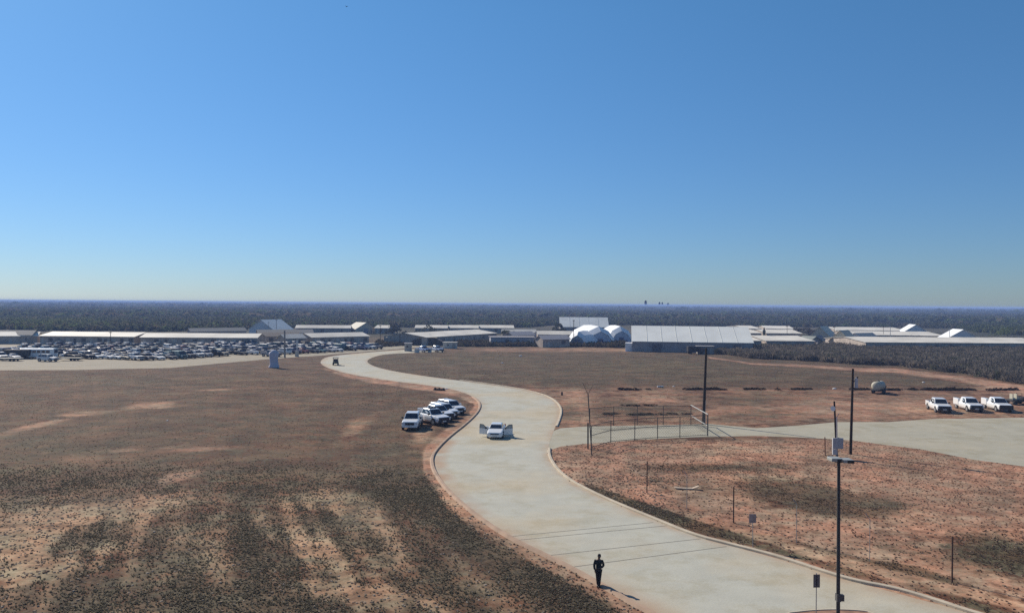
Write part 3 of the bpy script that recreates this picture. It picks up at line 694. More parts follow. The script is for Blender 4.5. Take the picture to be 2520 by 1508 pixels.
# bare mesquite brush in front of the right compound
def twigset(n_, rs_):
    a = rs_.uniform(0, 2*math.pi, n_); r = rs_.uniform(.25, 1, n_); z = rs_.uniform(.35, 1, n_)
    p0 = np.stack([np.cos(a)*r*.25, np.sin(a)*r*.25, z*.15], 1); p1 = np.stack([np.cos(a)*r, np.sin(a)*r, z], 1); w = rs_.normal(size=(n_, 3)); w /= np.linalg.norm(w, axis=1)[:, None]; w *= .035
    return np.stack([p0-w*.6, p1-w*1.6, p1+w*1.6, p0+w*.6], 1)
tw = [np.concatenate([twigset(50, rs), leafset(34, rs, .12)]) for _ in range(6)]
bl = [tuple(G(u, v)[:2]) for u, v in BRUSH_LOW]; top = [tuple(G(u, v)[:2]) for u, v in ((2720, 859), (2300, 857), (2100, 855), (2000, 853), (1842, 852), (1836, 858), (1745, 866))]
BR = bl+top
p = jitter_grid(40, 250, 120, 320, 1.45); p = p[inside(BR, p[:, 0], p[:, 1])]; N = len(p)
c = cols(N, [(.14, .122, .10), (.10, .09, .078), (.18, .155, .125), (.08, .085, .06)], [.4, .3, .2, .1], .25); print('brush', N)
scatter('bare_brush', p, rs.uniform(.9, 1.7, N), rs.uniform(1.1, 2.3, N), tw, rs, VEG, 'thicket of leafless grey brush in front of the right compound', 'brush', c)
# dark shrub belt between the compound and the red dirt
belt = [tuple(G(u, v)[:2]) for u, v in ((1128, 853), (1300, 853), (1420, 853), (1530, 856), (1538, 846), (1400, 844), (1130, 844))]
p = jitter_grid(-25, 60, 240, 345, 1.3); p = p[inside(belt, p[:, 0], p[:, 1])]; N = len(p)
c = cols(N, [(.045, .05, .035), (.06, .05, .042), (.075, .065, .05)], None, .25); print('belt', N)
scatter('shrub_belt', p, rs.uniform(.9, 1.5, N), rs.uniform(.9, 1.9, N), [leafset(30, rs, .22) for _ in range(4)], rs, VEG, 'belt of low dark shrubs in front of the white domes', 'shrubs', c)
belt = [tuple(G(u, v)[:2]) for u, v in ((918, 855), (1000, 850), (1012, 848), (1090, 846), (1090, 842), (930, 843))]
p = jitter_grid(-70, -10, 250, 345, 1.5); p = p[inside(belt, p[:, 0], p[:, 1])]; N = len(p)
c = cols(N, [(.05, .05, .04), (.07, .06, .05)], None, .25)
scatter('roadside_shrubs', p, rs.uniform(.9, 1.5, N), rs.uniform(.8, 1.7, N), [leafset(30, rs, .22) for _ in range(4)], rs, VEG, 'dull brown shrubs at the right end of the parking lot', 'shrubs', c)
# line of dark weeds along the ditch
def weed_line(pts, st, wdt, hmin, hmax, name, label, pal, keep):
    q = []
    for (u0, v0), (u1, v1) in pts:
        a, b = G(u0, v0), G(u1, v1); n_ = max(2, int((b-a).length/st))
        for k in range(n_):
            t = (k+rnd.random())/n_; q.append((a.x+(b.x-a.x)*t+rnd.uniform(-wdt, wdt), a.y+(b.y-a.y)*t+rnd.uniform(-wdt, wdt)))
    q = np.array(q); N = len(q); return scatter(name, q, rs.uniform(.35, .8, N), rs.uniform(hmin, hmax, N), [leafset(26, rs, .22) for _ in range(4)], rs, VEG, label, 'weeds', cols(N, pal, None, .2))
weed_line([((1528,959),(1570,959)),((1592,959),(1600,959)),((1690,959),(1712,959)),((1716,958.5),(1762,958.5)),((1765,959),(1785,959)),((1832,958),(1874,958)),((1914,959),(1920,959)),((1945,959),(1990,958)),((2095,959),(2140,959)),
           ((2180,960),(2215,960)),((2236,959),(2258,959)),((2268,959),(2292,959)),((2298,960),(2396,960)),((2432,960),(2502,959)),((2325,957),(2350,957))], .2, .3, .18, .5, 'ditch_weeds', 'broken line of black weeds along the ditch across the field', [(.025, .02, .015), (.04, .03, .022)], 1)
weed_line([((1535,998),(1610,997)),((1480,1020),(1530,1017)),((1540,1020),(1700,1018)),], .35, .5, .1, .22, 'verge_weeds', 'thin streaks of dark weeds in the bare ground', [(.045, .042, .03), (.06, .05, .04)], 1)

# tufts of dry grass, scattered where the ground cover is thick
def tuftset(n_, rs_):
    a = rs_.uniform(0, 2*math.pi, n_); r = rs_.uniform(.3, 1, n_); z = rs_.uniform(.5, 1, n_)
    p0 = np.stack([np.cos(a)*.35*r, np.sin(a)*.35*r, z*0], 1); p1 = np.stack([np.cos(a)*r, np.sin(a)*r, z], 1); t = np.stack([-np.sin(a), np.cos(a), a*0], 1)*.30
    return np.stack([p0-t, p1-t*.5, p1+t*.5, p0+t], 1)
tf = [tuftset(9, rs) for _ in range(8)]
def tufts(name, u0, u1, v0, v1, n_, smin, smax, label, pal, thr=.25, pw=1.6):
    # even spread over the ground (not the picture): sample in world space inside the wedge
    x0 = min(G(u0, v1).x, G(u0, v0).x); x1 = max(G(u1, v1).x, G(u1, v0).x); y0 = G((u0+u1)/2, v1).y; y1 = G((u0+u1)/2, v0).y
    p = np.stack([rs.uniform(x0, x1, n_*3), rs.uniform(y0, y1, n_*3)], 1); U, V = P(p[:, 0], p[:, 1], 0.0)
    k = (U > u0) & (U < u1) & (V > v0) & (V < v1) & ~inside(ROADW, p[:, 0], p[:, 1]) & ~inside(GRW, p[:, 0], p[:, 1]) & ~inside(LOTW, p[:, 0], p[:, 1])
    p = p[k]; U, V = U[k], V[k]; g, b, r, gr = cover(U, V)
    cl = .5+.32*np.sin(p[:, 0]*1.9+np.sin(p[:, 1]*1.3)*2)*np.sin(p[:, 1]*1.6+np.sin(p[:, 0]*.9)*2)+.35*np.sin(p[:, 0]*.37+2*np.sin(p[:, 1]*.21))*np.sin(p[:, 1]*.31+1.5*np.sin(p[:, 0]*.27))
    fd = sst(v0, v0+.18*(v1-v0), V) if v0 > 1000 else 1.0
    pr = np.clip((g-thr)*1.5, 0.03, 1)*np.clip(.1+1.1*cl, 0, 1.3)*(1-.8*np.clip(b, 0, 1))*fd; k = rs.uniform(0, 1, len(p)) < pr; p = p[k][:n_]; N = len(p); print(name, N)
    c = cols(N, pal, None, .25); scatter(name, p, rs.uniform(smin, smax, N), rs.uniform(smin, smax, N)*.75, tf, rs, VEG, label, 'grass', c)
GP = [(.19, .165, .12), (.14, .125, .09), (.26, .22, .16), (.10, .09, .066)]
tufts('dry_grass', -120, 1660, 1120, 1640, 110000, .04, .12, 'tufts of dull dry grass over the near left field', GP)
tufts('dry_grass', -200, 1250, 905, 1150, 16000, .05, .10, 'tufts of brownish dry grass over the far left field', [(.15, .12, .09), (.12, .10, .075), (.18, .14, .105)], thr=.3)
tufts('dry_grass', 1330, 2640, 1075, 1640, 36000, .05, .12, 'tufts of dry grass in the reddish right field', [(.20, .14, .10), (.16, .12, .085), (.11, .085, .065)], thr=.15)
tufts('dry_grass', 880, 2640, 862, 1055, 20000, .05, .14, 'tufts of dry grass over the field between road and brush', [(.15, .12, .095), (.12, .10, .08), (.17, .135, .105)], thr=.3)
# small stones and clods
def stones(name, u0, u1, v0, v1, n_, smin, smax, label, pal):
    x0 = min(G(u0, v1).x, G(u0, v0).x); x1 = max(G(u1, v1).x, G(u1, v0).x); y0 = G((u0+u1)/2, v1).y; y1 = G((u0+u1)/2, v0).y
    p = np.stack([rs.uniform(x0, x1, n_*3), rs.uniform(y0, y1, n_*3)], 1); U, V = P(p[:, 0], p[:, 1], 0.0)
    k = (U > u0) & (U < u1) & (V > v0) & (V < v1) & ~inside(ROADW, p[:, 0], p[:, 1]) & ~inside(GRW, p[:, 0], p[:, 1]); p = p[k]; U, V = U[k], V[k]
    g, b, r, gr = cover(U, V); k = rs.uniform(0, 1, len(p)) < np.clip(b, .02, 1)*.8; p = p[k][:n_]; N = len(p)
    cube = np.array([[(-1,-1,0),(1,-1,0),(.7,-.7,1),(-.7,-.7,1)],[(1,-1,0),(1,1,0),(.7,.7,1),(.7,-.7,1)],[(1,1,0),(-1,1,0),(-.7,.7,1),(.7,.7,1)],[(-1,1,0),(-1,-1,0),(-.7,-.7,1),(-.7,.7,1)],[(-.7,-.7,1),(.7,-.7,1),(.7,.7,1),(-.7,.7,1)]], float)
    vs = [cube*np.array([1, rs.uniform(.6, 1), rs.uniform(.5, .9)])+rs.uniform(-.12, .12, (5, 4, 3))*0 for _ in range(5)]
    scatter(name, p, rs.uniform(smin, smax, N), rs.uniform(smin, smax, N)*.8, vs, rs, VEG, label, 'stones', cols(N, pal, None, .2))
stones('loose_stones', -100, 1640, 1160, 1640, 7000, .03, .09, 'pale stones and clods on the near left field', [(.38, .30, .22), (.30, .21, .15), (.42, .36, .29)])
stones('loose_stones', 1340, 2600, 1080, 1640, 9000, .03, .085, 'reddish clods on the right field', [(.36, .23, .16), (.27, .15, .10), (.38, .28, .2)])

# single trees and big shrubs standing among the buildings
BARK = mat('bark', (.09, .07, .055), .9, var=.2)
def leafy(name, n_, size, m, parent, col, cz, sx, sz, seed):
    r_ = np.random.default_rng(seed); L_ = []
    for k in range(7):
        c = r_.normal(size=3)*np.array([sx*.42, sx*.42, sz*.28]); b = leafset(n_//7, r_, size/sx/.5)*np.array([sx*.5, sx*.5, sz*.42]); L_.append(b+c+np.array([0, 0, cz-sz*.25]))
    V = np.concatenate(L_).reshape(-1, 3); q = np.arange(len(V)).reshape(-1, 4); cc = np.repeat(cols(len(q), [col, tuple(x*.7 for x in col)], None, .3), 4, 0)
    o = npmesh(name, V, q, m, attr={'tint': np.concatenate([cc, np.ones((len(cc), 1))], 1)}); o.parent = parent; return o
for i, (u, d, hh, w, col, lb) in enumerate(((1062, 352, 5.2, 6.5, (.06, .07, .05), 'dark tree in the gap between the two halves of the far roof row'), (978, 380, 4.2, 4.5, (.05, .055, .045), 'dark tree right of the short far roof'),
        (1258, 330, 4.0, 4.5, (.06, .07, .04), 'dark shrub above the right end of the slanting roof'), (1373, 385, 4.8, 4.0, (.045, .055, .04), 'dark tree left of the far white hall'), (2000, 385, 4.6, 5.0, (.09, .08, .075), 'bare greyish tree left of the peaked cream tent'),
        (1962, 420, 3.6, 4.5, (.08, .07, .06), 'brownish shrub at the right end of the rear row roof'), (2252, 345, 3.4, 3.5, (.05, .06, .04), 'dark shrub below the smaller white tent'), (1238, 300, 3.3, 4.2, (.05, .06, .045), 'dark low tree beside the grey hut above the trailer office'),
        (1040, 300, 3.2, 6, (.055, .05, .042), 'dull brown shrub behind the dark shelter'), (2480, 420, 4.4, 7, (.11, .14, .04), 'yellow-green tree at the far right above the longest barracks'))):
    e = empty('tree', AT(u, d), 0, lb, 'tree', 'single trees among the compound buildings'); m = MB(); m.tube([(0, 0, -.1), (.08, 0, hh*.35), (.02, .05, hh*.6)], [.18, .13, .07], 8)
    for a in (0, 2.1, 4.2): m.tube([(.05, 0, hh*.35), (math.cos(a)*w*.22, math.sin(a)*w*.22, hh*.7)], [.08, .03], 6)
    m.build('trunk', BARK, e); leafy('crown', 420, .42, VEG, e, col, hh*.62, w, hh*.9, 40+i)

# ------------------------------------------------------------------ vehicles
def paint(name, col, metal=0.0): return mat(name, col, .28, metal, spec=.5, coat=.6)
PWHITE = paint('white_paint', (.74, .75, .74)); GLASS = mat('dark_glass', (.02, .025, .035), .07, spec=.8); TYRE = mat('tyre_rubber', (.02, .02, .02), .85)
RIM = mat('alloy_rim', (.42, .42, .42), .4, .6); BLK = mat('black_plastic', (.025, .025, .028), .55); CHR = mat('chrome', (.6, .6, .6), .2, .9); LAMP = mat('headlight_glass', (.62, .64, .66), .12, spec=.8)
RED = mat('tail_lamp_red', (.3, .02, .015), .3); PLATE = mat('number_plate', (.6, .6, .58), .5); LINER = mat('bed_liner', (.05, .05, .055), .8)
SH = {}
def spec_of(kind):
    # x: front at -L/2; hull stations (x, z_low, z_top, half width); cab: base and roof outlines
    if kind == 'sedan':
        L, Wd = 4.75, .91; hull = [(-2.37, .35, .58, .70), (-2.28, .24, .72, .84), (-1.7, .22, .86, .91), (-.95, .2, .95, .91), (0, .2, .98, .91), (1.1, .2, 1.0, .91), (1.75, .22, 1.02, .90), (2.25, .28, .97, .85), (2.37, .4, .8, .74)]
        cab = ((-1.0, .80, .95), (-.28, .60, 1.42), (.95, .60, 1.43), (1.75, .78, 1.0)); wx = (-1.45, 1.35); wr = .33
    elif kind == 'suv':
        L, Wd = 4.95, .97; hull = [(-2.47, .42, .75, .78), (-2.4, .3, .96, .90), (-1.7, .27, 1.07, .97), (-1.2, .27, 1.12, .97), (0, .27, 1.13, .97), (1.6, .27, 1.14, .97), (2.3, .32, 1.13, .94), (2.47, .45, 1.0, .86)]
        cab = ((-1.2, .88, 1.1), (-.55, .70, 1.74), (1.95, .70, 1.77), (2.36, .86, 1.12)); wx = (-1.55, 1.5); wr = .38
    elif kind == 'van':
        L, Wd = 5.6, 1.0; hull = [(-2.8, .4, .8, .82), (-2.7, .3, 1.05, .94), (-2.2, .27, 1.2, 1.0), (-1.9, .27, 1.25, 1.0), (0, .27, 1.28, 1.0), (2.0, .27, 1.28, 1.0), (2.7, .3, 1.28, .98), (2.8, .4, 1.2, .94)]
        cab = ((-2.0, .92, 1.2), (-1.2, .80, 2.05), (2.6, .82, 2.08), (2.76, .92, 1.26)); wx = (-1.9, 1.7); wr = .37
    elif kind == 'hatch':
        L, Wd = 4.2, .88; hull = [(-2.1, .35, .6, .70), (-2.0, .24, .78, .82), (-1.45, .22, .92, .88), (-.85, .2, .98, .88), (.5, .2, 1.0, .88), (1.6, .22, 1.02, .87), (2.05, .3, .95, .82), (2.1, .4, .85, .75)]
        cab = ((-.95, .78, .96), (-.3, .60, 1.48), (1.35, .60, 1.48), (1.98, .74, 1.0)); wx = (-1.3, 1.25); wr = .32
    else:  # pickup
        L, Wd = 5.85, 1.0; hull = [(-2.92, .5, .86, .84), (-2.85, .38, 1.06, .95), (-2.2, .36, 1.17, 1.0), (-1.5, .35, 1.21, 1.0), (0, .35, 1.2, 1.0), (1.02, .35, 1.2, 1.0)]
        cab = ((-1.5, .90, 1.2), (-.75, .72, 1.88), (.62, .73, 1.9), (.98, .88, 1.22)); wx = (-1.95, 1.85); wr = .41
    return L, Wd, hull, cab, wx, wr
def hull_rings(st):
    return [[Vector((x, y*w, z)) for y, z in ((-.90, zb), (-1.0, zb+(zt-zb)*.28), (-1.0, zb+(zt-zb)*.66), (-.94, zt-.045), (-.80, zt), (.80, zt), (.94, zt-.045), (1.0, zb+(zt-zb)*.66), (1.0, zb+(zt-zb)*.28), (.90, zb))] for x, zb, zt, w in st]
def protos(kind, variant=''):
    key = kind+variant
    if key in SH: return SH[key]
    L, Wd, hull, cab, wx, wr = spec_of(kind); parts = []   # (name, MB, material key, child list)
    b = MB(); b.loft(hull_rings(hull))
    (ax, aw, az_), (bx, bw, bz), (cx, cw, cz), (dx, dw, dz) = cab
    rf = .06
    def ring(x, w, z, k=0): return [Vector((x, -w, z-k)), Vector((x, -w+rf, z)), Vector((x, w-rf, z)), Vector((x, w, z-k))]
    # cabin shell: floor outline under the beltline joined to the roof
    base = [Vector((ax, -aw, az_-.1)), Vector((ax, aw, az_-.1)), Vector((dx, dw, dz-.1)), Vector((dx, -dw, dz-.1))]
    mid_ = [Vector((bx-.04, -bw-.03, bz-.09)), Vector((bx-.04, bw+.03, bz-.09)), Vector((cx+.04, cw+.03, cz-.09)), Vector((cx+.04, -cw-.03, cz-.09))]
    top_ = [Vector((bx+.12, -bw+.06, bz)), Vector((bx+.12, bw-.06, bz)), Vector((cx-.1, cw-.06, cz)), Vector((cx-.1, -cw+.06, cz))]
    b.loft([base, mid_, top_])
    if kind == 'pickup':
        st = [(1.06, .5, .78, .97), (1.2, .42, .8, .98), (2.85, .45, .8, .98)]
        b.loft(hull_rings(st))
        if variant == '_service':   # enclosed tool bodies on both sides
            for s in (-1, 1): b.box(1.08, 2.9, s*.55 if s > 0 else -1.03, 1.03 if s > 0 else -.55, .62, 1.52)
            b.box(1.08, 1.2, -.55, .55, .8, 1.5)
        else:
            for s in (-1, 1): b.box(1.08, 2.86, .90*s if s > 0 else -1.0, 1.0 if s > 0 else -.90, .62, 1.24)
            b.box(2.78, 2.88, -.9, .9, .6, 1.22); b.box(1.08, 1.14, -.9, .9, .78, 1.22)
    parts.append(('body', b, 'paint'))
    if kind == 'pickup': m = MB(); m.box(1.15, 2.77, -.54 if variant == '_service' else -.89, .54 if variant == '_service' else .89, .802, .83); parts.append(('cargo_bed', m, 'liner'))
    # glass panels, a few mm proud of the shell
    def lerp(p, q, t): return p+(q-p)*t
    def panel(p00, p10, p11, p01, m0, m1, n0, n1, off):
        def at(s, t): return lerp(lerp(p00, p10, s), lerp(p01, p11, s), t)
        q = [at(m0, n0), at(m1, n0), at(m1, n1), at(m0, n1)]; nn = (q[1]-q[0]).cross(q[3]-q[0]).normalized()
        if nn.dot(off) < 0: nn = -nn
        o = [v+nn*.004 for v in q]; i = [v-nn*.02 for v in q]; return o, i
    def pane(name, *a):
        o, i = panel(*a); m = MB(); m.add(o+i, [(0, 1, 2, 3), (4, 7, 6, 5), (0, 4, 5, 1), (1, 5, 6, 2), (2, 6, 7, 3), (3, 7, 4, 0)]); parts.append((name, m, 'glass'))
    bA = [Vector((ax, -aw, az_)), Vector((ax, aw, az_)), Vector((dx, dw, dz)), Vector((dx, -dw, dz))]
    def up(i): # beltline points on the shell
        t = .1/(mid_[i].z-base[i].z); return lerp(base[i], mid_[i], t)
    B_ = [up(i) for i in range(4)]
    pane('windscreen', B_[0], B_[1], mid_[1], mid_[0], .05, .95, .06, .98, Vector((-1, 0, .5)))
    pane('rear_window', B_[3], B_[2], mid_[2], mid_[3], .08, .92, .15, .92, Vector((1, 0, .5)))
    nwin = {'sedan': 2, 'suv': 3, 'van': 3, 'hatch': 2, 'pickup': 2}[kind]
    if variant == '_service': nwin = 1
    for s in (0, 1):
        P0, P1, Q1, Q0 = (B_[0], B_[3], mid_[3], mid_[0]) if s == 0 else (B_[1], B_[2], mid_[2], mid_[1])
        cuts = np.linspace(.06, .94, nwin+1) if nwin > 1 else [.1, .62]
        for k in range(len(cuts)-1): pane('side_window', P0, P1, Q1, Q0, cuts[k]+.012, cuts[k+1]-.012, .10, .92, Vector((0, -1 if s == 0 else 1, .1)))
    fx = hull[0][0]; zt = hull[1][2]; w1 = hull[1][3]; zb = hull[0][1]
    gz0, gz1 = zb+(zt-zb)*.42, zt-.10
    m = MB(); gw, gz0, gz1 = (.80, zb+.16, zt-.07) if kind == 'pickup' and variant != '_chrome' else (.56, gz0-.05, gz1); m.box(fx-.03, fx+.25, -w1*gw, w1*gw, gz0, gz1); parts.append(('grille', m, 'blk'))
    for s in (-1, 1):
        m = MB(); y0, y1 = sorted((s*w1*(.62 if gw < .7 else .82), s*w1*.97)); m.box(fx-.005, fx+.4, y0, y1, zb+(zt-zb)*.5, zt-.09); parts.append(('headlight', m, 'lamp'))
        m = MB(); x1 = L/2 if kind != 'pickup' else 2.88; y0, y1 = sorted((s*Wd*.80, s*Wd*.985)); z0 = .75 if kind != 'pickup' else .8; m.box(x1-.12, x1+.012, y0, y1, z0, z0+.28); parts.append(('tail_lamp', m, 'red'))
        m = MB(); y0, y1 = sorted((s*(aw+.06), s*(aw+.30))); m.box(ax+.28, ax+.42, y0, y1, az_+.02, az_+.22); parts.append(('wing_mirror', m, 'blk' if kind == 'pickup' else 'paint'))
    m = MB(); m.box(fx-.07, fx+.2, -w1*.93, w1*.93, zb-.08, zb+.16); parts.append(('bumper', m, 'bump'))
    m = MB(); m.box(fx-.08, fx-.07, -.26, .26, zb-.02, zb+.12); parts.append(('number_plate', m, 'plate'))
    if variant == '_guard':
        m = MB(); m.box(fx-.22, fx-.10, -w1*.98, w1*.98, zb-.02, zt-.02)
        for k in range(4): m.box(fx-.26, fx-.22, -w1*.9, w1*.9, zb+.08+k*.12, zb+.13+k*.12)
        parts.append(('grille_guard', m, 'blk'))
    if kind == 'suv' or kind == 'van':
        for s in (-1, 1): m = MB(); m.box(bx+.3, cx-.3, s*bw*.86-.02, s*bw*.86+.02, bz+.01, bz+.06); parts.append(('roof_rail', m, 'blk'))
    if variant == '_bars': m = MB(); m.box(bx+.35, bx+.6, -.5, .5, bz+.005, bz+.12); parts.append(('light_bar', m, 'blk'))
    # dark arches, cut as thin discs proud of the side
    wheels = []
    for x in wx:
        for s in (-1, 1):
            t = MB(); t.cyl((0, 0, 0), wr, .24, 'y', 20); r_ = MB(); r_.cyl((0, s*.115, 0), wr*.6, .03, 'y', 14); wheels.append(((x, s*(Wd-.10), wr), t, r_))
    arches = []
    for x in wx:
        for s in (-1, 1): a = MB(); a.cyl((x, s*(Wd-.09), wr+.03), wr+.08, .19, 'y', 20); arches.append(a)
    SH[key] = (parts, wheels, arches); return SH[key]
PROTO = {}
def vehicle_proto(kind, variant='', name='car', detail=True):
    k = (kind, variant, detail)
    if k in PROTO: return PROTO[k]
    parts, wheels, arches = protos(kind, variant); me = {}
    mm = {'paint': PWHITE, 'glass': GLASS, 'blk': BLK, 'chrome': CHR, 'lamp': LAMP, 'red': RED, 'plate': PLATE, 'liner': LINER, 'bump': BLK if (kind == 'pickup' and variant != '_chrome') or kind == 'suv' else PWHITE}
    lst = []
    for nm, m, mk in parts:
        if not detail and nm in ('number_plate', 'roof_rail', 'grille_guard', 'bumper', 'wing_mirror', 'tail_lamp'): continue
        o = m.build(nm, mm[mk], smooth=False, bevel=(.05 if nm == 'body' and detail else 0)); lst.append((o.data, nm, mk, None, o.modifiers.get('bevel')))
        me_ = o.data; bpy.data.objects.remove(o)
    ws = []
    for pos, t, r_ in wheels:
        o = t.build('wheel', TYRE, smooth=False); q = r_.build('rim', RIM); ws.append((pos, o.data, q.data)); bpy.data.objects.remove(o); bpy.data.objects.remove(q)
    ar = []
    for a in arches: o = a.build('wheel_arch', BLK); ar.append(o.data); bpy.data.objects.remove(o)
    PROTO[k] = (lst, ws, ar); return PROTO[k]
def vehicle(name, kind, p, head, label, cat, group=None, pm=None, variant='', detail=True, skip=(), steer=0.0):
    "head: direction the nose points, degrees from straight towards the camera (-Y), positive turns it to the right"
    lst, ws, ar = vehicle_proto(kind, variant, detail=detail)
    rz = math.atan2(-math.cos(R(head)), math.sin(R(head)))+math.pi      # local -X is the nose
    e = empty(name, (p[0], p[1], p[2] if len(p) > 2 else 0), rz, label, cat, group)
    def put(me, nm, par):
        o = bpy.data.objects.new(nm, me); COL.objects.link(o); o.parent = par; return o
    for me, nm, mk, _, bv in lst:
        if nm in skip: continue
        o = put(me, nm, e)
        if nm == 'body' and detail: md = o.modifiers.new('bevel', 'BEVEL'); md.width = .04; md.segments = 2; md.limit_method = 'ANGLE'; md.angle_limit = R(30)
        if pm is not None and mk in ('paint',) or (pm is not None and mk == 'bump' and kind not in ('pickup', 'suv')):
            o.material_slots[0].link = 'OBJECT'; o.material_slots[0].material = pm
    for k, (pos, t, r_) in enumerate(ws):
        o = put(t, 'wheel', e); o.location = pos
        if k < 2: o.rotation_euler = (0, 0, steer)
        if detail: put(r_, 'rim', o)
    if detail:
        for a in ar: put(a, 'wheel_arch', e)
    return e
# the sedan standing on the road, front doors open
sed = vehicle('sedan', 'sedan', AT(1224, 92.3), -4, 'white sedan standing on the concrete road with both front doors open', 'car')
def open_door(s, ang):
    hinge = Vector((-.92, s*.93, 0)); L = 1.04
    M = Matrix.Translation(hinge) @ Matrix.Rotation(ang*s, 4, 'Z')
    m = MB(); m.box(0, L, -.035, .035, .30, .96, M); d = m.build('door', PWHITE, sed)
    f = MB(); a, b, c, q = (0.02, .96), (.56, 1.38), (.98, 1.40), (1.02, .96)
    for p_, r_ in ((a, b), (b, c), (c, q)):
        f.tube([M @ Vector((p_[0], 0, p_[1])), M @ Vector((r_[0], 0, r_[1]))], .03, 6)
    f.build('window_frame', BLK, d)
    g = MB(); g.add([M @ Vector((x, 0, z)) for x, z in (a, b, c, q)]+[M @ Vector((x, .008, z)) for x, z in (a, b, c, q)], [(0, 1, 2, 3), (7, 6, 5, 4)]); g.build('door_window', mat('clear_glass', (.30, .34, .34), .1, spec=.6), d)
    h = MB(); h.box(.1, .22, s*.035 if s > 0 else -.20, .20 if s > 0 else -.035, .95, 1.10, M); h.build('wing_mirror', BLK, d)
open_door(-1, R(66)); open_door(1, R(66))
m = MB(); m.box(-.8, .2, -.93, .93, .34, .93); m.build('footwell', BLK, sed)

def rear_from_front(u, v, head, half):   # front bumper foot seen at (u, v) -> vehicle centre
    p = G(u, v); h = R(head); return Vector((p.x-math.sin(h)*half, p.y+math.cos(h)*half, 0))
GLV = 'white vehicles parked on the dirt beside the bend'
vehicle('pickup_truck', 'pickup', rear_from_front(1008, 1060, 0, 2.9), 0, 'nearest white pickup by the bend, its nose straight at the viewer', 'pickup', GLV, variant='_chrome')
NAVY = paint('navy_paint', (.03, .04, .09)); SILV = paint('silver_paint', (.42, .43, .45), .3)
vehicle('pickup_truck', 'pickup', rear_from_front(1093, 1047, 40, 2.9), 40, 'white crew-cab pickup with a dark bed, second from the front by the bend', 'pickup', GLV, variant='_bars')
vehicle('pickup_truck', 'pickup', rear_from_front(1105, 1037, 40, 2.9), 40, 'white pickup half hidden between the crew-cab pickup and the tall suv', 'pickup', GLV)
vehicle('suv', 'suv', rear_from_front(1118, 1029, 40, 2.5), 40, 'tall white suv with a long roof, second from the back by the bend', 'suv', GLV)
vehicle('suv', 'suv', rear_from_front(1134, 1020, 38, 2.5), 38, 'white suv at the very back of the row, nearest the road bend', 'suv', GLV)
GRV = 'white work trucks parked by the gravel yard'
vehicle('pickup_truck', 'pickup', rear_from_front(2325, 1017, -12, 2.9), -12, 'white crew-cab pickup at the left of the three work trucks', 'pickup', GRV)
vehicle('service_truck', 'pickup', rear_from_front(2404, 1015, -8, 2.9), -8, 'white service truck with tall tool body between the two outer trucks', 'truck', GRV, variant='_service')
t3 = vehicle('service_truck', 'pickup', rear_from_front(2476, 1015, -8, 2.9), -8, 'white service truck with a black grille guard, rightmost of the three', 'truck', GRV, variant='_service')
m = MB(); m.box(-3.12, -2.98, -.9, .9, .45, 1.05)
for k in range(3): m.box(-3.17, -3.12, -.8, .8, .55+k*.16, .61+k*.16)
m.build('grille_guard', BLK, t3)
GBV = 'blue-white pickups by the junction barriers'
BLU = paint('pale_blue_paint', (.22, .28, .45))
vehicle('pickup_truck', 'pickup', G(1041, 866), 38, 'left of the two pale blue pickups between concrete barriers', 'pickup', GBV, pm=BLU)
vehicle('pickup_truck', 'pickup', G(1074, 865.5), 38, 'right of the two pale blue pickups between concrete barriers', 'pickup', GBV, pm=paint('ice_blue_paint', (.42, .46, .55)))
BARM = mat('barrier_concrete', (.50, .48, .42), .9, var=.1)
for u, v, w, lb in ((1026, 867.5, 1.5, 'pale concrete barrier block left of the left blue pickup'), (1057.5, 867, 1.1, 'pale concrete barrier block between the two blue pickups'), (1087, 862, 1.2, 'pale concrete barrier block right of the right blue pickup')):
    m = MB(); m.loft([[Vector((x, -.35, 0)), Vector((x, .35, 0)), Vector((x, .14, .45)), Vector((x, .10, 1.15)), Vector((x, -.10, 1.15)), Vector((x, -.14, .45))] for x in (-w/2, w/2)])
    tag(m.build('concrete_barrier', BARM, loc=G(u, v), bevel=.03), lb, 'barrier', 'concrete barrier blocks')
# parked cars in the gravel lot ------------------------------------------------
CC = [('white', (.66, .66, .64), 0, .21), ('silver', (.33, .33, .34), .2, .13), ('black', (.012, .012, .014), 0, .24), ('dark blue', (.02, .03, .09), .1, .14), ('grey', (.10, .10, .105), .1, .15), ('dark red', (.13, .018, .02), .1, .05), ('tan', (.34, .29, .21), .1, .05), ('teal', (.06, .13, .14), .1, .04)]
PM = {n_: mat(n_.replace(' ', '_')+'_car_paint', c, .55, mt, spec=.2) for n_, c, mt, w in CC}
rc = random.Random(23); seen = {}
ORD = ['first', 'second', 'third', 'fourth', 'fifth', 'sixth', 'seventh', 'eighth', 'ninth', 'tenth', 'eleventh', 'twelfth', 'thirteenth', 'fourteenth', 'fifteenth', 'sixteenth', 'seventeenth', 'eighteenth', 'nineteenth', 'twentieth', 'twenty-first', 'twenty-second', 'twenty-third', 'twenty-fourth', 'twenty-fifth', 'twenty-sixth', 'twenty-seventh', 'twenty-eighth', 'twenty-ninth', 'thirtieth']
FRONT = [(-60, 886), (20, 884), (60, 882.5), (150, 883), (230, 882), (300, 884), (345, 886), (420, 884), (470, 880), (540, 875), (620, 872), (700, 871), (760, 868.5), (830, 865), (930, 857.5)]
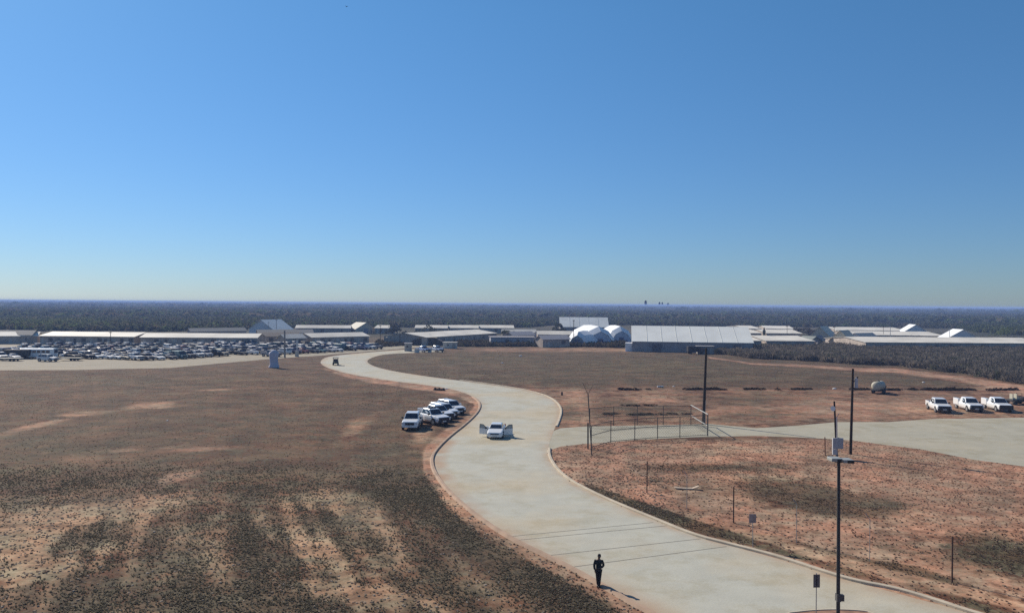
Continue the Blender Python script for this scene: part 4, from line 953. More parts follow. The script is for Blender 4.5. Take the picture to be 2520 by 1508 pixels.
def lot_rows():
    rowname = ['front', 'second', 'third', 'fourth', 'fifth', 'sixth', 'seventh', 'rear']; res = []
    fw = [G(u, v) for u, v in FRONT]
    for r_i in range(8):
        off = [0, 6.0, 14.5, 20.5, 30.0, 36.0, 46.0, 52.0][r_i]; line = [p+Vector((-.35, 1, 0)).normalized()*off for p in fw]
        s = [0]
        for a, b in zip(line[:-1], line[1:]): s.append(s[-1]+(b-a).length)
        x = rc.uniform(0, 2); row = []
        while x < s[-1]:
            i = max(k for k in range(len(s)-1) if s[k] <= x); t = (x-s[i])/(s[i+1]-s[i]); p = line[i].lerp(line[i+1], t); row.append(p); x += rc.uniform(2.75, 3.3)
            if rc.random() < .06: x += 3
        res.append((rowname[r_i], row, r_i))
    return res
lot_items = []
for rn, row, r_i in lot_rows():
    for p in row:
        u, v = P(p.x, p.y, 0.0)
        if not (-25 < u < 942) or p.y > 276: continue
        if rn == 'front' and 52 < u < 150: continue
        kd = rc.choices(['pickup', 'suv', 'sedan', 'hatch', 'van'], [.28, .28, .30, .09, .05])[0]; cn = rc.choices([c[0] for c in CC], [c[3] for c in CC])[0]
        lot_items.append((rn, u, p, kd, cn, r_i))
lot_items.sort(key=lambda q: (q[0], q[1])); cnt = {}
kname = {'pickup': ('pickup_truck', 'pickup', 'pickup'), 'suv': ('suv', 'suv', 'suv'), 'sedan': ('sedan', 'sedan', 'car'), 'hatch': ('hatchback', 'hatchback', 'car'), 'van': ('van', 'van', 'van')}
print('lot cars', len(lot_items))
GLINT = [(32, 'third'), (92, 'fifth'), (163, 'second'), (178, 'fourth'), (220, 'third'), (245, 'fifth'), (287, 'fifth'), (595, 'fourth')]
for gu, gr in GLINT:   # sedans turned so that their rear windows catch the sun
    c_ = [i for i, q in enumerate(lot_items) if q[0] == gr]
    if c_:
        i = min(c_, key=lambda i: abs(lot_items[i][1]-gu)); q = lot_items[i]; lot_items[i] = (q[0], q[1], q[2], 'sedan', q[4], -1)
for rn, u, p, kd, cn, r_i in lot_items:
    k = (rn, cn, kd); i = cnt.get(k, 0); cnt[k] = i+1; nm, word, cat = kname[kd]
    hd = (52 if r_i % 2 == 0 else 232)+rc.uniform(-3, 3)+(0 if rc.random() > .15 else 180)
    if r_i == -1: hd = 156+rc.uniform(-1.5, 1.5)
    tot = sum(1 for q in lot_items if (q[0], q[4], q[3]) == k)
    if tot == 1: lab = f'only {cn} {word} in the {rn} row of the gravel lot'
    else: lab = f"{cn} {word} in the gravel lot's {rn} row, {ORD[i]} such {word} from the left"
    jx, jy = rc.uniform(-.2, .2), rc.uniform(-.3, .3)
    vehicle(nm, kd, Vector((p.x+jx, p.y+jy, 0)), hd, lab, cat, 'vehicles parked in rows in the gravel lot', pm=PM[cn], detail=False)
# the individually recognisable ones in front of the lot
vehicle('suv', 'suv', G(117, 889), 78, 'white suv parked sideways alone in front of the long white bus', 'suv', pm=PM['white'])
vehicle('pickup_truck', 'pickup', G(640+27, 877), 68, 'silver-white pickup standing forward of the rows beside the pale grey marker', 'pickup', pm=PM['silver'])
# long white bus
bp_ = G(96, 881.5); bus = empty('bus', bp_, R(2), 'long white bus with dark windows in the front row of the lot', 'bus')
m = MB(); m.loft([[Vector((x, y*w, z)) for y, z in ((-1.1, .4), (-1.15, 1.3), (-1.1, 2.45), (-.8, 2.62), (.8, 2.62), (1.1, 2.45), (1.15, 1.3), (1.1, .4))] for x, w in ((-4.3, .93), (-4.1, 1), (4.1, 1), (4.3, .95))]); m.build('body', PWHITE, bus)
for s in (-1, 1):
    for k in range(6): m = MB(); y = s*1.135; m.box(-3.4+k*1.15, -2.45+k*1.15, min(y, y+s*.012), max(y, y+s*.012), 1.45, 2.1); m.build('side_window', GLASS, bus)
m = MB(); m.box(4.28, 4.31, -.9, .9, 1.4, 2.3); m.build('windscreen', GLASS, bus)
for x in (-2.9, 2.8):
    for s in (-1, 1): m = MB(); m.cyl((x, s*1.0, .45), .45, .3, 'y', 16); m.build('wheel', TYRE, bus)
# dark trailer beside it
tr = empty('trailer', G(44, 882), R(3), 'dark brown covered trailer at the left of the long white bus', 'trailer')
m = MB(); m.box(-3.2, 3.2, -1.1, 1.1, .75, 2.3); m.build('body', mat('brown_box', (.07, .06, .05), .8, var=.2), tr, bevel=.06)
for x in (.9, 1.8):
    for s in (-1, 1): m = MB(); m.cyl((x, s*1.0, .4), .4, .25, 'y', 14); m.build('wheel', TYRE, tr)
m = MB(); m.box(-4.2, -3.2, -.06, .06, .5, .62); m.build('tow_bar', BLK, tr)
# flat empty trailer with a pale deck
for u, v, lb in ((175, 887, 'flatbed trailer with a pale deck behind the white suv'), (26, 888, 'flatbed trailer with a pale deck at the left edge of the lot')):
    tr = empty('flatbed_trailer', G(u, v), R(6), lb, 'trailer', 'flatbed trailers')
    m = MB(); m.box(-2.6, 2.6, -1.05, 1.05, .55, .75); m.box(-3.6, -2.6, -.05, .05, .5, .6); m.build('deck', mat('pale_deck', (.42, .39, .32), .8, var=.1), tr)
    for x in (.4, 1.2):
        for s in (-1, 1): m = MB(); m.cyl((x, s*1.0, .33), .33, .2, 'y', 14); m.build('wheel', TYRE, tr)
# utility cart on the far bend
uc = empty('utility_cart', G(826, 898), R(8), 'small dark utility cart driving away on the far bend', 'cart')
m = MB(); m.box(-.6, .6, -1.2, 1.2, .42, .75); m.box(-.58, .58, .2, 1.15, .75, 1.0); m.build('body', mat('dark_green_paint', (.03, .05, .035), .5), uc, bevel=.04)
m = MB(); m.box(-.62, .62, -.9, .75, 1.78, 1.86)
for x in (-.56, .56):
    for y in (-.85, .7): m.box(x-.03, x+.03, y-.03, y+.03, .75, 1.78)
m.build('roof', BLK, uc)
m = MB(); m.box(-.5, .5, -.5, -.3, .8, 1.5); m.build('seat', BLK, uc)
for x in (-.55, .55):
    for y in (-.8, .85): m = MB(); m.cyl((x, y, .3), .3, .22, 'x', 14); m.build('wheel', TYRE, uc)
# tank trailer in the right field
tt = empty('tank_trailer', G(2163, 967.5), R(48), 'cream tank trailer with dark pump gear standing in the right field', 'trailer')
m = MB(); m.tube([(-1.75, 0, 1.35), (-1.6, 0, 1.35), (1.0, 0, 1.35), (1.15, 0, 1.35)], [.45, .78, .78, .5], 20); m.build('tank', mat('cream_tank', (.44, .41, .32), .6, var=.05), tt, smooth=True)
m = MB(); m.box(-1.9, 2.6, -.7, .7, .48, .58); m.box(2.6, 3.5, -.05, .05, .46, .56); m.build('frame', BLK, tt)
m = MB(); m.box(1.35, 2.2, -.55, .55, .6, 1.25); m.cyl((1.7, .2, 1.45), .16, .5, 'z', 10); m.build('pump', BLK, tt)
m = MB(); m.cyl((-.3, 0, 2.16), .22, .14, 'z', 12); m.build('hatch', BLK, tt)
for x in (-.6, .2):
    for s in (-1, 1): w_ = MB(); w_.cyl((x, s*.85, .38), .38, .22, 'y', 14); w_.build('wheel', TYRE, tt)
# small farm vehicle at the right edge
fv = empty('farm_vehicle', G(2504, 994.5), R(12), 'small black open farm vehicle with pale seats at the right edge', 'utility vehicle')
m = MB(); m.box(-1.5, .9, -.7, .7, .5, .8); m.box(.5, 1.4, -.6, .6, .7, 1.15); m.build('body', BLK, fv, bevel=.05)
for x in (-.9, -.15): m = MB(); m.box(x-.22, x+.22, -.3, .3, .8, 1.05); m.box(x-.3, x-.18, -.3, .3, .9, 1.65); m.build('seat', mat('pale_seat', (.5, .48, .38), .8), fv)
for x, r_ in ((-1.2, .35), (1.1, .62)):
    for s in (-1, 1): m = MB(); m.cyl((x, s*.8, r_), r_, .3, 'y', 16); m.build('wheel', TYRE, fv)
m = MB(); m.tube([(.35, -.5, .8), (.3, -.5, 1.75), (.3, .5, 1.75), (.35, .5, .8)], .04, 6); m.build('roll_bar', BLK, fv)
# dark parked lorry beside the hall and another one in the compound
for u, v, an, wl, lb in ((1708, 871, 4, 4.2, 'black covered truck parked in the shade of the big hall'), (1376, 846, 3, 3.4, 'dark box trailer left of the white domes')):
    tk = empty('covered_truck', G(u, v), R(an), lb, 'truck', 'dark covered trucks'); m = MB(); m.box(-wl/2, wl/2-.6, -1, 1, .7, 2.4); m.build('cargo_box', mat('black_tarp', (.015, .016, .022), .8), tk, bevel=.08)
    m = MB(); m.box(wl/2-.55, wl/2+.9, -.95, .95, .5, 2.0); m.build('cab', BLK, tk, bevel=.1)
    m = MB(); m.box(wl/2-.2, wl/2+.6, -.96, -.951, 1.2, 1.75); m.build('side_window', GLASS, tk)
    for x in (-wl/2+.8, wl/2): 
        for s in (-1, 1): m = MB(); m.cyl((x, s*.85, .42), .42, .25, 'y', 14); m.build('wheel', TYRE, tk)

# ------------------------------------------------------------------ poles, posts and signs
WOOD = mat('dark_pole_wood', (.035, .025, .02), .9, var=.3, scale=6); STEEL = mat('galvanised_steel', (.30, .31, .31), .5, .4); DSTEEL = mat('dark_steel', (.05, .05, .05), .6)
BOXG = mat('meter_box_grey', (.34, .36, .39), .5, .1); PALEP = mat('pale_panel', (.42, .43, .45), .5)
def pole(name, base_px, top_px, r0, r1, m, label, cat, z_hint=None, group=None):
    p = G(*base_px); d = p.y; t = np.array([(top_px[0]-CU)/F, (CV-top_px[1])/F]); k = t[0]*_r+t[1]*_u+_d; s = d/k[1]; q = Vector((k[0]*s, d, H+k[2]*s))
    e = empty(name, p, 0, label, cat, group); b = MB(); b.tube([(0, 0, -.3), tuple(q-p)], [r0, r1], 12); b.build('pole', m, e); return e, q-p
e, q = pole('utility_pole', (1731, 1043), (1738, 856), .22, .13, WOOD, 'tall dark wooden utility pole at the corner of the chain-link pen', 'pole')
m = MB(); m.tube([(.18, -.1, 0), (.2, -.1, 3)], .05, 8); m.build('conduit', STEEL, e)
e, q = pole('utility_pole', (2093, 1117), (2099, 907), .15, .11, WOOD, 'thin dark pole with a pale transformer in front of the right gravel yard', 'pole')
m = MB(); m.cyl((.33, -.05, 0), .17, .95, 'z', 14); m.cyl((.33, -.05, .55), .05, .16, 'z', 8); tf_ = m.build('transformer', PALEP, e); tf_.location = q-Vector((0, 0, 1.45))
m = MB(); m.box(.05, .2, -.1, 0, 0, .08); m.box(.35, .5, -.1, 0, .35, .5); b_ = m.build('fuse_bracket', DSTEEL, e); b_.location = q-Vector((0, 0, 1.3))
e, q = pole('service_pole', (2060, 1126), (2053, 987), .12, .085, WOOD, 'short service pole carrying meter boxes above the double lamp', 'pole')
hz_ = q.z
for dx, w in ((-.52, .52), (.06, .42)): m = MB(); m.box(dx, dx+w, -.32, -.14, .95, 2.0); m.box(dx+.06, dx+w-.06, -.335, -.32, 1.02, 1.93); m.build('meter_box', BOXG, e, bevel=.02)
m = MB(); m.box(-.56, -.52, -.33, -.12, .95, 2.0); m.box(.005, .055, -.33, -.12, .95, 2.05); m.box(-.56, -.1, -.34, -.13, .35, .9); m.build('box_frame', PALEP, e)
m = MB(); m.tube([(-.1, -.16, 2.0), (-.12, -.17, 3.2), (-.14, -.17, 4.0), (.08, -.15, 4.4)], .055, 8); m.build('conduit', mat('lavender_conduit', (.36, .34, .37), .6), e)
m = MB(); m.tube([(-.15, 0, 4.85), (-.45, -.05, 4.9)], .03, 6); ar_ = m.build('bracket', STEEL, e)
m = MB(); m.tube([(-.47, -.12, 4.9), (-.50, -.17, 4.9), (-.53, -.2, 4.9)], [.06, .22, .26], 16); m.build('dish', PWHITE, e)
e2, q = pole('meter_post', (2031, 1121), (2030, 1075), .05, .05, mat('rusty_post', (.16, .07, .04), .9), 'short rusty post just left of the meter boxes', 'post')
m = MB(); m.box(-.02, .8, -.02, .02, .0, .06); m.build('foot_rail', MATS['rusty_post'], e2)
# near double lamp
lp = AT(2070, 32); e = empty('street_lamp', lp, 0, 'near dark street lamp with two shoebox heads at the bottom right', 'street lamp')
m = MB(); m.tube([(0, 0, -.2), (-.04, 0, 8.95)], [.085, .06], 12); m.build('pole', DSTEEL, e)
HEADM = mat('lamp_housing', (.32, .33, .31), .5, .2)
for s, dx in ((-1, -.43), (1, .02)):
    m = MB(); m.box(dx, dx+.42, -.3, .22, 8.93 if s < 0 else 8.88, 9.06 if s < 0 else 9.01); hd = m.build('lamp_head', HEADM, e, bevel=.02)
    m = MB(); x0 = dx+(.22 if s < 0 else .17); m.box(x0, x0+(.16 if s < 0 else .26), -.315, -.301, 8.9 if s < 0 else 8.875, 9.03 if s < 0 else 8.985); m.build('lamp_lens', BLK, hd)
m = MB(); m.box(-.2, .2, -.03, .03, 8.86, 8.9); m.build('bracket', DSTEEL, e)
m = MB(); m.box(.04, .19, -.1, .08, 3.42, 3.66); m.box(-.1, .06, -.11, .1, 3.40, 3.68); m.build('control_box', mat('dark_grey_box', (.08, .08, .08), .6), e)
# roadside sign seen from behind
e = empty('road_sign', AT(2015, 37), R(4), 'grey back of a small upright road sign on a thin post on the island', 'sign')
m = MB(); m.tube([(0, 0, -.1), (0, 0, 2.85)], .022, 8); m.build('post', STEEL, e)
m = MB(); m.box(-.155, .155, -.03, -.022, 2.2, 2.8); m.build('sign_panel', mat('sign_back', (.13, .13, .135), .5, .3), e, bevel=.003)
m = MB(); m.box(-.02, .02, -.045, -.031, 2.25, 2.75); m.build('sign_bracket', BLK, e)
# faded blue plate on a thin stake
e, q = pole('marker_stake', (1853, 1346), (1852, 1264), .025, .02, STEEL, 'thin stake carrying a faded blue notice inside the right fence', 'stake')
m = MB(); m.box(-.22, .22, -.02, 0, -.55, .0); o = m.build('notice_plate', mat('faded_blue', (.25, .19, .19), .7, var=.2, scale=5), e); o.location = q
# dark bollard
m = MB(); m.cyl((0, 0, .25), .16, .55, 'z', 12, r2=.14); m.cyl((0, 0, .56), .1, .08, 'z', 12); tag(m.build('bollard', BLK, loc=G(1383, 972.5)), 'lone short black bollard beside the dirt patch near the pen', 'bollard')

# chain-link pen at the yard entrance
FEN = mat('fence_steel', (.10, .095, .085), .6, .4); WIRE = mat('fence_wire', (.12, .115, .105), .7, .3)
def mesh_fill(p, q, z0, z1, step=.32, th=.006):
    "crossing diagonal wires between two points"
    d = (q-p); L = d.length; t = d/L; h = z1-z0; m = MB(); x = -h
    nn = Vector((-t.y, t.x, 0))*th
    while x < L:
        for s in (1, -1):
            xa, xb = (x, x+h) if s > 0 else (x+h, x); za, zb = z0, z1
            # clip to the panel
            def cl(xa, za, xb, zb):
                pts = []
                for X_ in ((xa, za), (xb, zb)): pts.append(list(X_))
                for i in (0, 1):
                    a, b = pts[i], pts[1-i]
                    if a[0] < 0: f = (0-a[0])/(b[0]-a[0]); a[1] += (b[1]-a[1])*f; a[0] = 0
                    if a[0] > L: f = (L-a[0])/(b[0]-a[0]); a[1] += (b[1]-a[1])*f; a[0] = L
                return pts
            (a0, c0), (a1, c1) = cl(xa, za, xb, zb)
            if abs(a1-a0) < .01: continue
            A, B = p+t*a0+Vector((0, 0, c0)), p+t*a1+Vector((0, 0, c1)); up_ = Vector((0, 0, th))
            m.add([A-up_, B-up_, B+up_, A+up_, A-up_+nn, B-up_+nn, B+up_+nn, A+up_+nn], [(0, 1, 2, 3), (7, 6, 5, 4)])
        x += step
    return m
def fence(name, label, pts, h, rails, post_r=.045, group=None, fill=True, hs=None, railm=None, posts=None, step=.32, cat='fence', th=.006):
    o = pts[0]; e = empty(name, o, 0, label, cat, group); pp = [p-o for p in pts]
    for i, p in enumerate(posts or pp):
        hh = hs[i] if hs else h; b = MB(); b.tube([p+Vector((0, 0, -.1)), p+Vector((0, 0, hh))], post_r, 8); b.build('post', FEN, e)
    for z in rails:
        b = MB()
        for a, c in zip(pp[:-1], pp[1:]): b.tube([a+Vector((0, 0, z)), c+Vector((0, 0, z))], .035 if not railm else .06, 6)
        b.build('rail', railm or FEN, e, fix=True)
    if fill:
        for a, c in zip(pp[:-1], pp[1:]): mesh_fill(a, c, .08, h-.05, step, th).build('mesh_panel', WIRE, e, fix=False)
    return e
fp = [G(1455, 1103), G(1503, 1088.5), G(1562, 1083), G(1618, 1078.5), G(1673, 1076), G(1741, 1072)]
fence('sliding_gate', 'long see-through chain-link sliding gate across the yard entrance', fp, 2.35, (.12, 1.35, 2.35), cat='gate')
bp2 = [G(1451, 1052), G(1510, 1047), G(1568, 1046), G(1632, 1045), G(1700, 1044)]
fence('chain_link_fence', 'chain-link fence at the back of the entrance pen', bp2, 2.35, (1.2, 2.35))
fence('fence_panel', 'end panel of the pen with two pale rails beside the wooden pole', [G(1700, 1043.5), G(1742, 1071)], 2.35, (1.1, 2.42), railm=mat('pale_rail', (.30, .30, .28), .5, .2))
e, q = pole('gate_post', (1457, 1120), (1447, 968), .06, .05, FEN, 'tall thin steel gate post at the left end of the entrance pen', 'post')
m = MB(); m.tube([tuple(q-Vector((0, 0, .1))), tuple(q+Vector((-.55, 0, 1.1)))], .025, 6); m.tube([tuple(q-Vector((0, 0, .1))), tuple(q+Vector((.5, 0, .9)))], .02, 6); m.build('barb_arm', FEN, e)
e, q = pole('gate_post', (1447, 1104), (1447, 1040), .08, .08, FEN, 'stout short steel gate post beside the tall one', 'post')
# boundary fence along the right verge
base = [(1457, 1121), (1592, 1212), (1690, 1252), (1805, 1286), (1960, 1336), (2140, 1381), (2343, 1432), (2560, 1486)]
pts = [G(*b) for b in base]; big = {1: 1, 3: 1, 6: 1}
e = empty('boundary_fence', pts[0], 0, 'thin wire fence with tall dark posts along the right verge', 'fence'); o = pts[0]
for i, p in enumerate(pts[1:], 1):
    b = MB(); w = p-o; b.tube([w+Vector((0, 0, -.1)), w+Vector((.0, 0, 2.5))], .045 if i in big else .02, 8); b.tube([w+Vector((0, 0, 2.45)), w+Vector((-.22, .1, 2.8))], .015, 6) if i not in big else None
    b.build('post', mat('brown_post', (.07, .04, .03), .8) if i in big else STEEL, e)
for z in (.1, 1.2, 2.4):
    b = MB()
    for a, c in zip(pts[:-1], pts[1:]): b.tube([a-o+Vector((0, 0, z)), c-o+Vector((0, 0, z))], .004, 4)
    b.build('wire', WIRE, e)

# light poles among the compound
GLP = 'thin poles among the compound roofs'
for u, v0, v1, r_, mm_, lb in ((272, 850, 816, .12, WOOD, 'dark pole in front of the broad-roofed barracks'), (680, 824, 785, .11, WOOD, 'thin dark pole in front of the large grey tent'), (661, 826, 792, .09, STEEL, 'pale thin pole left of the dark pole at the grey tent'),
    (936, 836, 800, .12, WOOD, 'dark pole right of the cream tent in the far row'), (984, 850, 800, .1, WOOD, 'dark pole standing on the left end of the slanting roof'), (1412, 853, 787, .14, WOOD, 'tall dark pole in front of the far white hall, left of the domes'),
    (1446, 812, 786, .1, STEEL, 'left pole across the far white hall roof'), (1466, 812, 788, .1, STEEL, 'middle pole across the far white hall roof'), (1490, 812, 788, .1, STEEL, 'right pole across the far white hall roof'),
    (1867, 822, 800, .1, WOOD, 'thin pole left of the dark tank stack on the right rows'), (1937, 850, 801, .1, WOOD, 'thin pole between the tank stack and the tan tents'), (2053, 852, 803, .1, mat('tan_pole', (.25, .21, .15), .8), 'tan pole in front of the tan canvas tents'),
    (2174, 840, 803, .1, WOOD, 'thin pole above the middle barracks row'), (2191, 850, 803, .13, STEEL, 'grey pole at the left end of the longest barracks'), (2337, 852, 808, .13, STEEL, 'grey pole in front of the nearest white frame tent'),
    (1319, 851, 815, .3, mat('lavender_pole', (.25, .25, .29), .7), 'thick grey stub pole left of the dark trailer'), (2139, 822, 806, .08, WOOD, 'short thin pole above the rear barracks row'), (2088, 812, 801, .1, WOOD, 'short dark pole behind the tan tents')):
    e, q = pole('light_pole', (u, v0), (u, v1), r_, r_*.7, mm_, lb, 'pole', group=GLP)
    if v0-v1 > 30 and r_ < .2: m = MB(); m.box(-.5, .5, -.08, .08, -.05, .12); o = m.build('cross_arm', mm_, e); o.location = q-Vector((0, 0, .3))
e, q = pole('light_pole', (701, 880), (700.5, 813), .26, .22, mat('tan_grey_pole', (.30, .27, .23), .8), 'thick tan-grey pole rising behind the pale grey marker', 'pole', group=GLP)
e, q = pole('banner_pole', (731, 877.5), (731, 834), .05, .04, STEEL, 'slim pole with a furled white banner at the end of the lot road', 'banner')
m = MB(); m.loft([[Vector((x*.5*s, y*.2*s, z)) for x, y in ((-.4, -.4), (.4, -.4), (.4, .4), (-.4, .4))] for z, s in ((-.2, .6), (-1.3, 1.1), (-2.4, .8), (-3.2, .5))]); o = m.build('banner', mat('white_banner', (.66, .64, .58), .8), e); o.location = q
m = MB(); m.box(-.55, .45, -.2, .2, 0, 1.5); m.build('base_box', mat('pale_tan_box', (.48, .44, .36), .8), e)
# vertical dark tank stack between the row roofs
e = empty('water_tower', AT(1881, 300), 0, 'dark narrow water tower standing in the gap between the barracks rows', 'tower')
m = MB(); m.cyl((0, 0, 4.4), .55, 3.2, 'z', 12); m.build('tank', mat('dark_tank', (.04, .05, .045), .8), e)
for a in range(4): m = MB(); x, y = math.cos(a*1.57+.8)*.5, math.sin(a*1.57+.8)*.5; m.tube([(x, y, 0), (x*.9, y*.9, 3)], .07, 6); m.build('leg', MATS['dark_tank'], e)
m = MB(); m.cyl((0, 0, 6.4), .28, .9, 'z', 10); m.build('vent', MATS['dark_tank'], e)
# round grey units on the compound fence side
for u, v, lb in ((2257, 848, 'round pale unit by the middle of the longest barracks'), (2393, 850, 'round pale unit below the nearest white frame tent'), (2014, 848, 'dark round unit at the left foot of the tall tan tent')):
    m = MB(); m.cyl((0, 0, 1.4), .85, 1.5, 'y', 18); m.box(-.7, .7, -.6, .6, 0, .8); tag(m.build('cooling_unit', UNIT if u > 2100 else DARK, loc=G(u, v+10)), lb, 'unit', 'round cooling units')

# pale grey marker at the edge of the left field
mk = MB(); prof = [(0, 1.25, .8), (.3, 1.2, .75), (.75, 1.0, .62), (1.5, .95, .58), (2.5, 1.0, .6), (3.1, 1.12, .62), (3.5, 1.05, .58), (3.85, .75, .45), (4.1, .3, .22)]
rng2 = random.Random(3); rings = []
for z, a, b_ in prof:
    rings.append([Vector((math.cos(t)*a*(1+rng2.uniform(-.07, .07))+.05*math.sin(z*2), math.sin(t)*b_*(1+rng2.uniform(-.06, .06)), z)) for t in np.linspace(0, 2*math.pi, 14, endpoint=False)])
mk.loft(rings); o = mk.build('stone_marker', mat('lavender_stone', (.50, .49, .54), .85, var=.1, scale=2, bump=.4), smooth=True, loc=G(674, 905)); tag(o, 'upright pale grey rounded marker with a flared foot at the field edge', 'marker')
# things lying about
m = MB(); m.tube([(-.55, 0, .16), (.55, .05, .16)], .15, 12); tag(m.build('pipe_section', mat('white_pipe', (.66, .65, .6), .6), loc=G(1625, 953)), 'short white pipe lying above the ditch weeds', 'pipe')
m = MB(); m.loft([[Vector((x, y, z+.04)) for y, z in ((-.35, 0), (.35, 0), (.35, .05), (-.35, .05))] for x, z in ((-.95, .03), (-.3, 0), (.5, .02), (.95, .2))]); m2 = MB()
for x, z in (): pass
bo = MB(); st_ = [(-.98, .10), (-.3, .04), (.45, .05), (.95, .24)]
bo.loft([[Vector((x, -.22, z)), Vector((x, .22, z)), Vector((x, .22, z+.05)), Vector((x, -.22, z+.05))] for x, z in st_]); tag(bo.build('loose_board', mat('weathered_board', (.36, .29, .22), .9, var=.2), loc=G(1690, 1203), rz=R(-4)), 'warped pale board lying on the dirt inside the right fence', 'board')
mo = MB(); rr3 = random.Random(5)
for k in range(5):
    x = -.8+k*.4; mo.loft([[Vector((x+math.cos(t)*s*.35, math.sin(t)*s*.35, z)) for t in np.linspace(0, 2*math.pi, 9, endpoint=False)] for z, s in ((0, 1.1), (.18+.1*(k % 2), .9), (.32+.1*((k+1) % 2), .4))])
dp = mo.build('debris_pile', mat('brown_debris', (.05, .032, .025), .95, var=.4, scale=4), loc=G(1081, 960), rz=R(-25)); tag(dp, 'dark brown heap of debris on the road edge above the parked vehicles', 'debris')
for u, v, s, lb in ((1281, 876, .5, 'larger white scrap on the far field'), (412, 1035, .16, 'small white scrap in the middle of the left field'), (1236, 893, .35, 'dull pale scrap left in the far field'), (2273, 941, .3, 'small pale scrap above the ditch weeds at right'), (1658, 951, .25, 'small white scrap right of the white pipe'), (2054, 957, .4, 'pale stone left of the pole with the transformer'), (1098, 957, .3, 'pale scrap at the right end of the debris heap')):
    m = MB(); m.loft([[Vector((math.cos(t)*s*q_, math.sin(t)*s*.7*q_, z)) for t in np.linspace(0, 2*math.pi, 7, endpoint=False)] for z, q_ in ((0, 1), (s*.35, .85), (s*.55, .4))])
    tag(m.build('scrap', mat('white_scrap', (.66, .65, .62), .7), loc=G(u, v)), lb, 'scrap', 'pale scraps lying in the fields')

# bird
e = empty('bird', AT(848, 210)+Vector((0, 0, 0)), 0, 'small dark bird flying high in the upper left sky', 'bird'); zb_ = H+(747-21)/F*210; e.location.z = zb_
m = MB(); m.tube([(-.22, 0, 0), (-.14, 0, .03), (.02, 0, .03), (.2, 0, 0), (.34, 0, -.01)], [.02, .055, .07, .04, .015], 8); m.build('body', mat('bird_feather', (.03, .03, .035), .8), e, smooth=True)
for s in (-1, 1): m = MB(); m.loft([[Vector((x0, s*y, z)), Vector((x1, s*y, z)), Vector((x1, s*y, z+.012)), Vector((x0, s*y, z+.012))] for y, z, x0, x1 in ((.04, .04, -.1, .1), (.25, .2, -.12, .08), (.5, .16, -.02, .06))]); m.build('wing', MATS['bird_feather'], e)
e.rotation_euler = (R(18), R(-28), R(60))

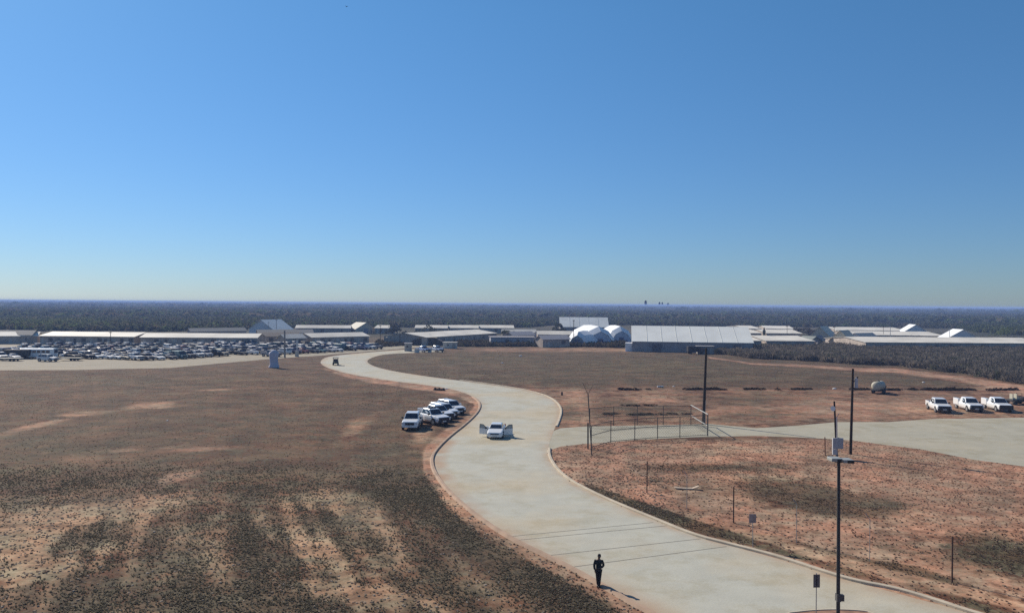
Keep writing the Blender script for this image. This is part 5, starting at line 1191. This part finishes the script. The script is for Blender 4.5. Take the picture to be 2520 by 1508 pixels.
# ------------------------------------------------------------------ the person at the roadside
def skinned(name, joints, edges, m, parent, root=0, sub=2, smooth=True):
    me = bpy.data.meshes.new(name); me.from_pydata([j[0] for j in joints], edges, []); me.update()
    o = bpy.data.objects.new(name, me); COL.objects.link(o); me.materials.append(m)
    if parent is not None: o.parent = parent
    md = o.modifiers.new('skin', 'SKIN'); md.use_smooth_shade = True
    if not me.skin_vertices: 
        me.attributes.new
    sv = me.skin_vertices[0].data if len(me.skin_vertices) else None
    for i, j in enumerate(joints):
        sv[i].radius = (j[1], j[2] if len(j) > 2 else j[1]); sv[i].use_root = (i == root)
    s = o.modifiers.new('subsurf', 'SUBSURF'); s.levels = sub; s.render_levels = sub
    return o
def add_skin(o):  # make sure the skin layer exists
    pass
def make_person():
    feet = G(1473, 1443.5); e = empty('person', feet, R(-12), 'person in dark jacket, dark trousers and cap standing at the road edge', 'person')
    SK = mat('skin', (.16, .09, .06), .6); JK = mat('dark_jacket', (.022, .026, .024), .9, var=.25, scale=9); TR = mat('dark_trousers', (.018, .018, .02), .9); BT = mat('black_boots', (.012, .012, .012), .5); CP = mat('dark_cap', (.015, .015, .018), .8); HR = mat('dark_hair', (.01, .008, .007), .8)
    # heights for a 1.74 m figure; x right, y away from the viewer
    J = [((0, 0, .93), .13, .10), ((0, .0, 1.10), .125, .095), ((0, 0, 1.28), .15, .105), ((0, .0, 1.42), .10, .08), ((.01, 0, 1.50), .052, .052), ((.02, -.005, 1.58), .07, .078), ((.025, -.01, 1.66), .072, .085), ((.025, 0, 1.71), .04, .05),
         ((-.18, 0, 1.40), .055), ((-.245, .01, 1.14), .045), ((-.20, -.10, .93), .034), ((-.185, -.12, .90), .028),
         ((.18, 0, 1.40), .055), ((.265, .03, 1.16), .045), ((.13, -.13, 1.06), .034), ((.10, -.15, 1.06), .028),
         ((-.085, 0, .86), .095), ((-.068, -.01, .48), .06), ((-.045, .02, .10), .043), ((-.05, -.10, .04), .04),
         ((.085, 0, .86), .095), ((.058, -.01, .48), .06), ((.038, .02, .10), .043), ((.045, -.10, .04), .04)]
    E = [(0,1),(1,2),(2,3),(3,4),(4,5),(5,6),(6,7),(3,8),(8,9),(9,10),(10,11),(3,12),(12,13),(13,14),(14,15),(0,16),(16,17),(17,18),(18,19),(0,20),(20,21),(21,22),(22,23)]
    body = skinned('body', J, E, SK, e)
    # clothes: the same skeleton a little thicker
    def part(ids, grow, extra=()):
        mp = {k: n for n, k in enumerate(ids)}; jj = [(J[k][0], J[k][1]+grow, (J[k][2] if len(J[k]) > 2 else J[k][1])+grow) for k in ids]; return jj, [(mp[a], mp[b]) for a, b in E if a in mp and b in mp]
    jj, ee = part([0, 1, 2, 3, 8, 9, 10, 12, 13, 14], .028); jj[0] = ((0, 0, .88), .175, .135); skinned('jacket', jj, ee, JK, e)
    jj, ee = part([0, 16, 17, 18, 20, 21, 22], .022); skinned('trousers', jj, ee, TR, e)
    for x in (-.048, .042): skinned('boot', [((x, .05, .07), .055), ((x, -.03, .055), .058), ((x*1.1, -.14, .04), .045), ((x, .04, .17), .058)], [(0, 1), (1, 2), (0, 3)], BT, e)
    m = MB(); c = Vector((.025, .005, 1.665)); rings = []
    for z, r_ in ((0, .096), (.035, .098), (.07, .085), (.095, .05), (.1, .01)): rings.append([c+Vector((math.cos(t)*r_*.92, math.sin(t)*r_*1.05, z)) for t in np.linspace(0, 2*math.pi, 16, endpoint=False)])
    m.loft(rings); cap = m.build('cap', CP, e, smooth=True)
    m = MB(); m.loft([[c+Vector((x, -.08, 0)), c+Vector((x, -.17+abs(x)*.4, -.015)), c+Vector((x, -.17+abs(x)*.4, -.005)), c+Vector((x, -.08, .012))] for x in (-.07, 0, .07)]); m.build('visor', CP, cap)
    m = MB(); m.loft([[c+Vector((math.cos(t)*r_, .012+abs(math.sin(t))*r_*1.05*(1 if math.sin(t) > 0 else .1), z)) for t in np.linspace(0, 2*math.pi, 14, endpoint=False)] for z, r_ in ((-.10, .06), (-.05, .086), (0, .09))]); m.build('hair', HR, e, smooth=True)
    # face details
    for s in (-1, 1): m = MB(); m.cyl((.025+s*.028, -.094, 1.635), .010, .01, 'y', 8); m.build('eye', BLK, e); m = MB(); m.tube([(.025+s*.078, .0, 1.60), (.025+s*.086, .005, 1.635), (.025+s*.078, .01, 1.655)], .012, 6); m.build('ear', SK, e, smooth=True)
    m = MB(); m.tube([(.025, -.09, 1.64), (.025, -.112, 1.605), (.025, -.095, 1.595)], [.008, .015, .010], 8); m.build('nose', SK, e, smooth=True)
    m = MB(); m.box(.003, .047, -.098, -.088, 1.566, 1.574); m.build('mouth', mat('lips', (.12, .05, .04), .6), e)
    # hands: palm and five fingers each
    def hand(w, d, side):
        d = d.normalized(); a = d.cross(Vector((0, 0, 1))).normalized(); n_ = a.cross(d)
        h = skinned('hand', [(tuple(w), .026, .020), (tuple(w+d*.045), .036, .018), (tuple(w+d*.085), .038, .016)], [(0, 1), (1, 2)], SK, e, sub=1)
        for k in range(4):
            o = a*(-.027+k*.018); l = (.062, .072, .068, .052)[k]; p0 = w+d*.08+o; skinned('finger', [(tuple(p0), .0095), (tuple(p0+d*l*.45-n_*.008), .0085), (tuple(p0+d*l*.75-n_*.03), .008), (tuple(p0+d*l*.8-n_*.05), .0065)], [(0, 1), (1, 2), (2, 3)], SK, h, sub=1)
        p0 = w+d*.03+a*side*.03; skinned('thumb', [(tuple(p0), .011), (tuple(p0+d*.03+a*side*.022), .010), (tuple(p0+d*.06+a*side*.018-n_*.012), .008)], [(0, 1), (1, 2)], SK, h, sub=1)
    hand(Vector((-.195, -.11, .91)), Vector((.05, -.05, -.1)), 1); hand(Vector((.12, -.14, 1.06)), Vector((-.1, -.03, 0)), 1)
make_person()

# ------------------------------------------------------------------ air
def haze():
    m = bpy.data.materials.new('haze'); m.use_nodes = True; n = m.node_tree; n.nodes.clear()
    v = n.nodes.new('ShaderNodeVolumePrincipled'); o = n.nodes.new('ShaderNodeOutputMaterial')
    v.inputs['Color'].default_value = (.38, .55, .96, 1); v.inputs['Density'].default_value = HAZE_D; v.inputs['Anisotropy'].default_value = 0.0
    n.links.new(v.outputs[0], o.inputs['Volume'])
    b = MB(); b.box(-9000, 9000, -300, 9000, -1.2, 17.0)
    return tag(b.build('haze', m), 'thin blue haze over the plain', 'haze', kind='stuff')
HAZE_D = 0.0003
haze()
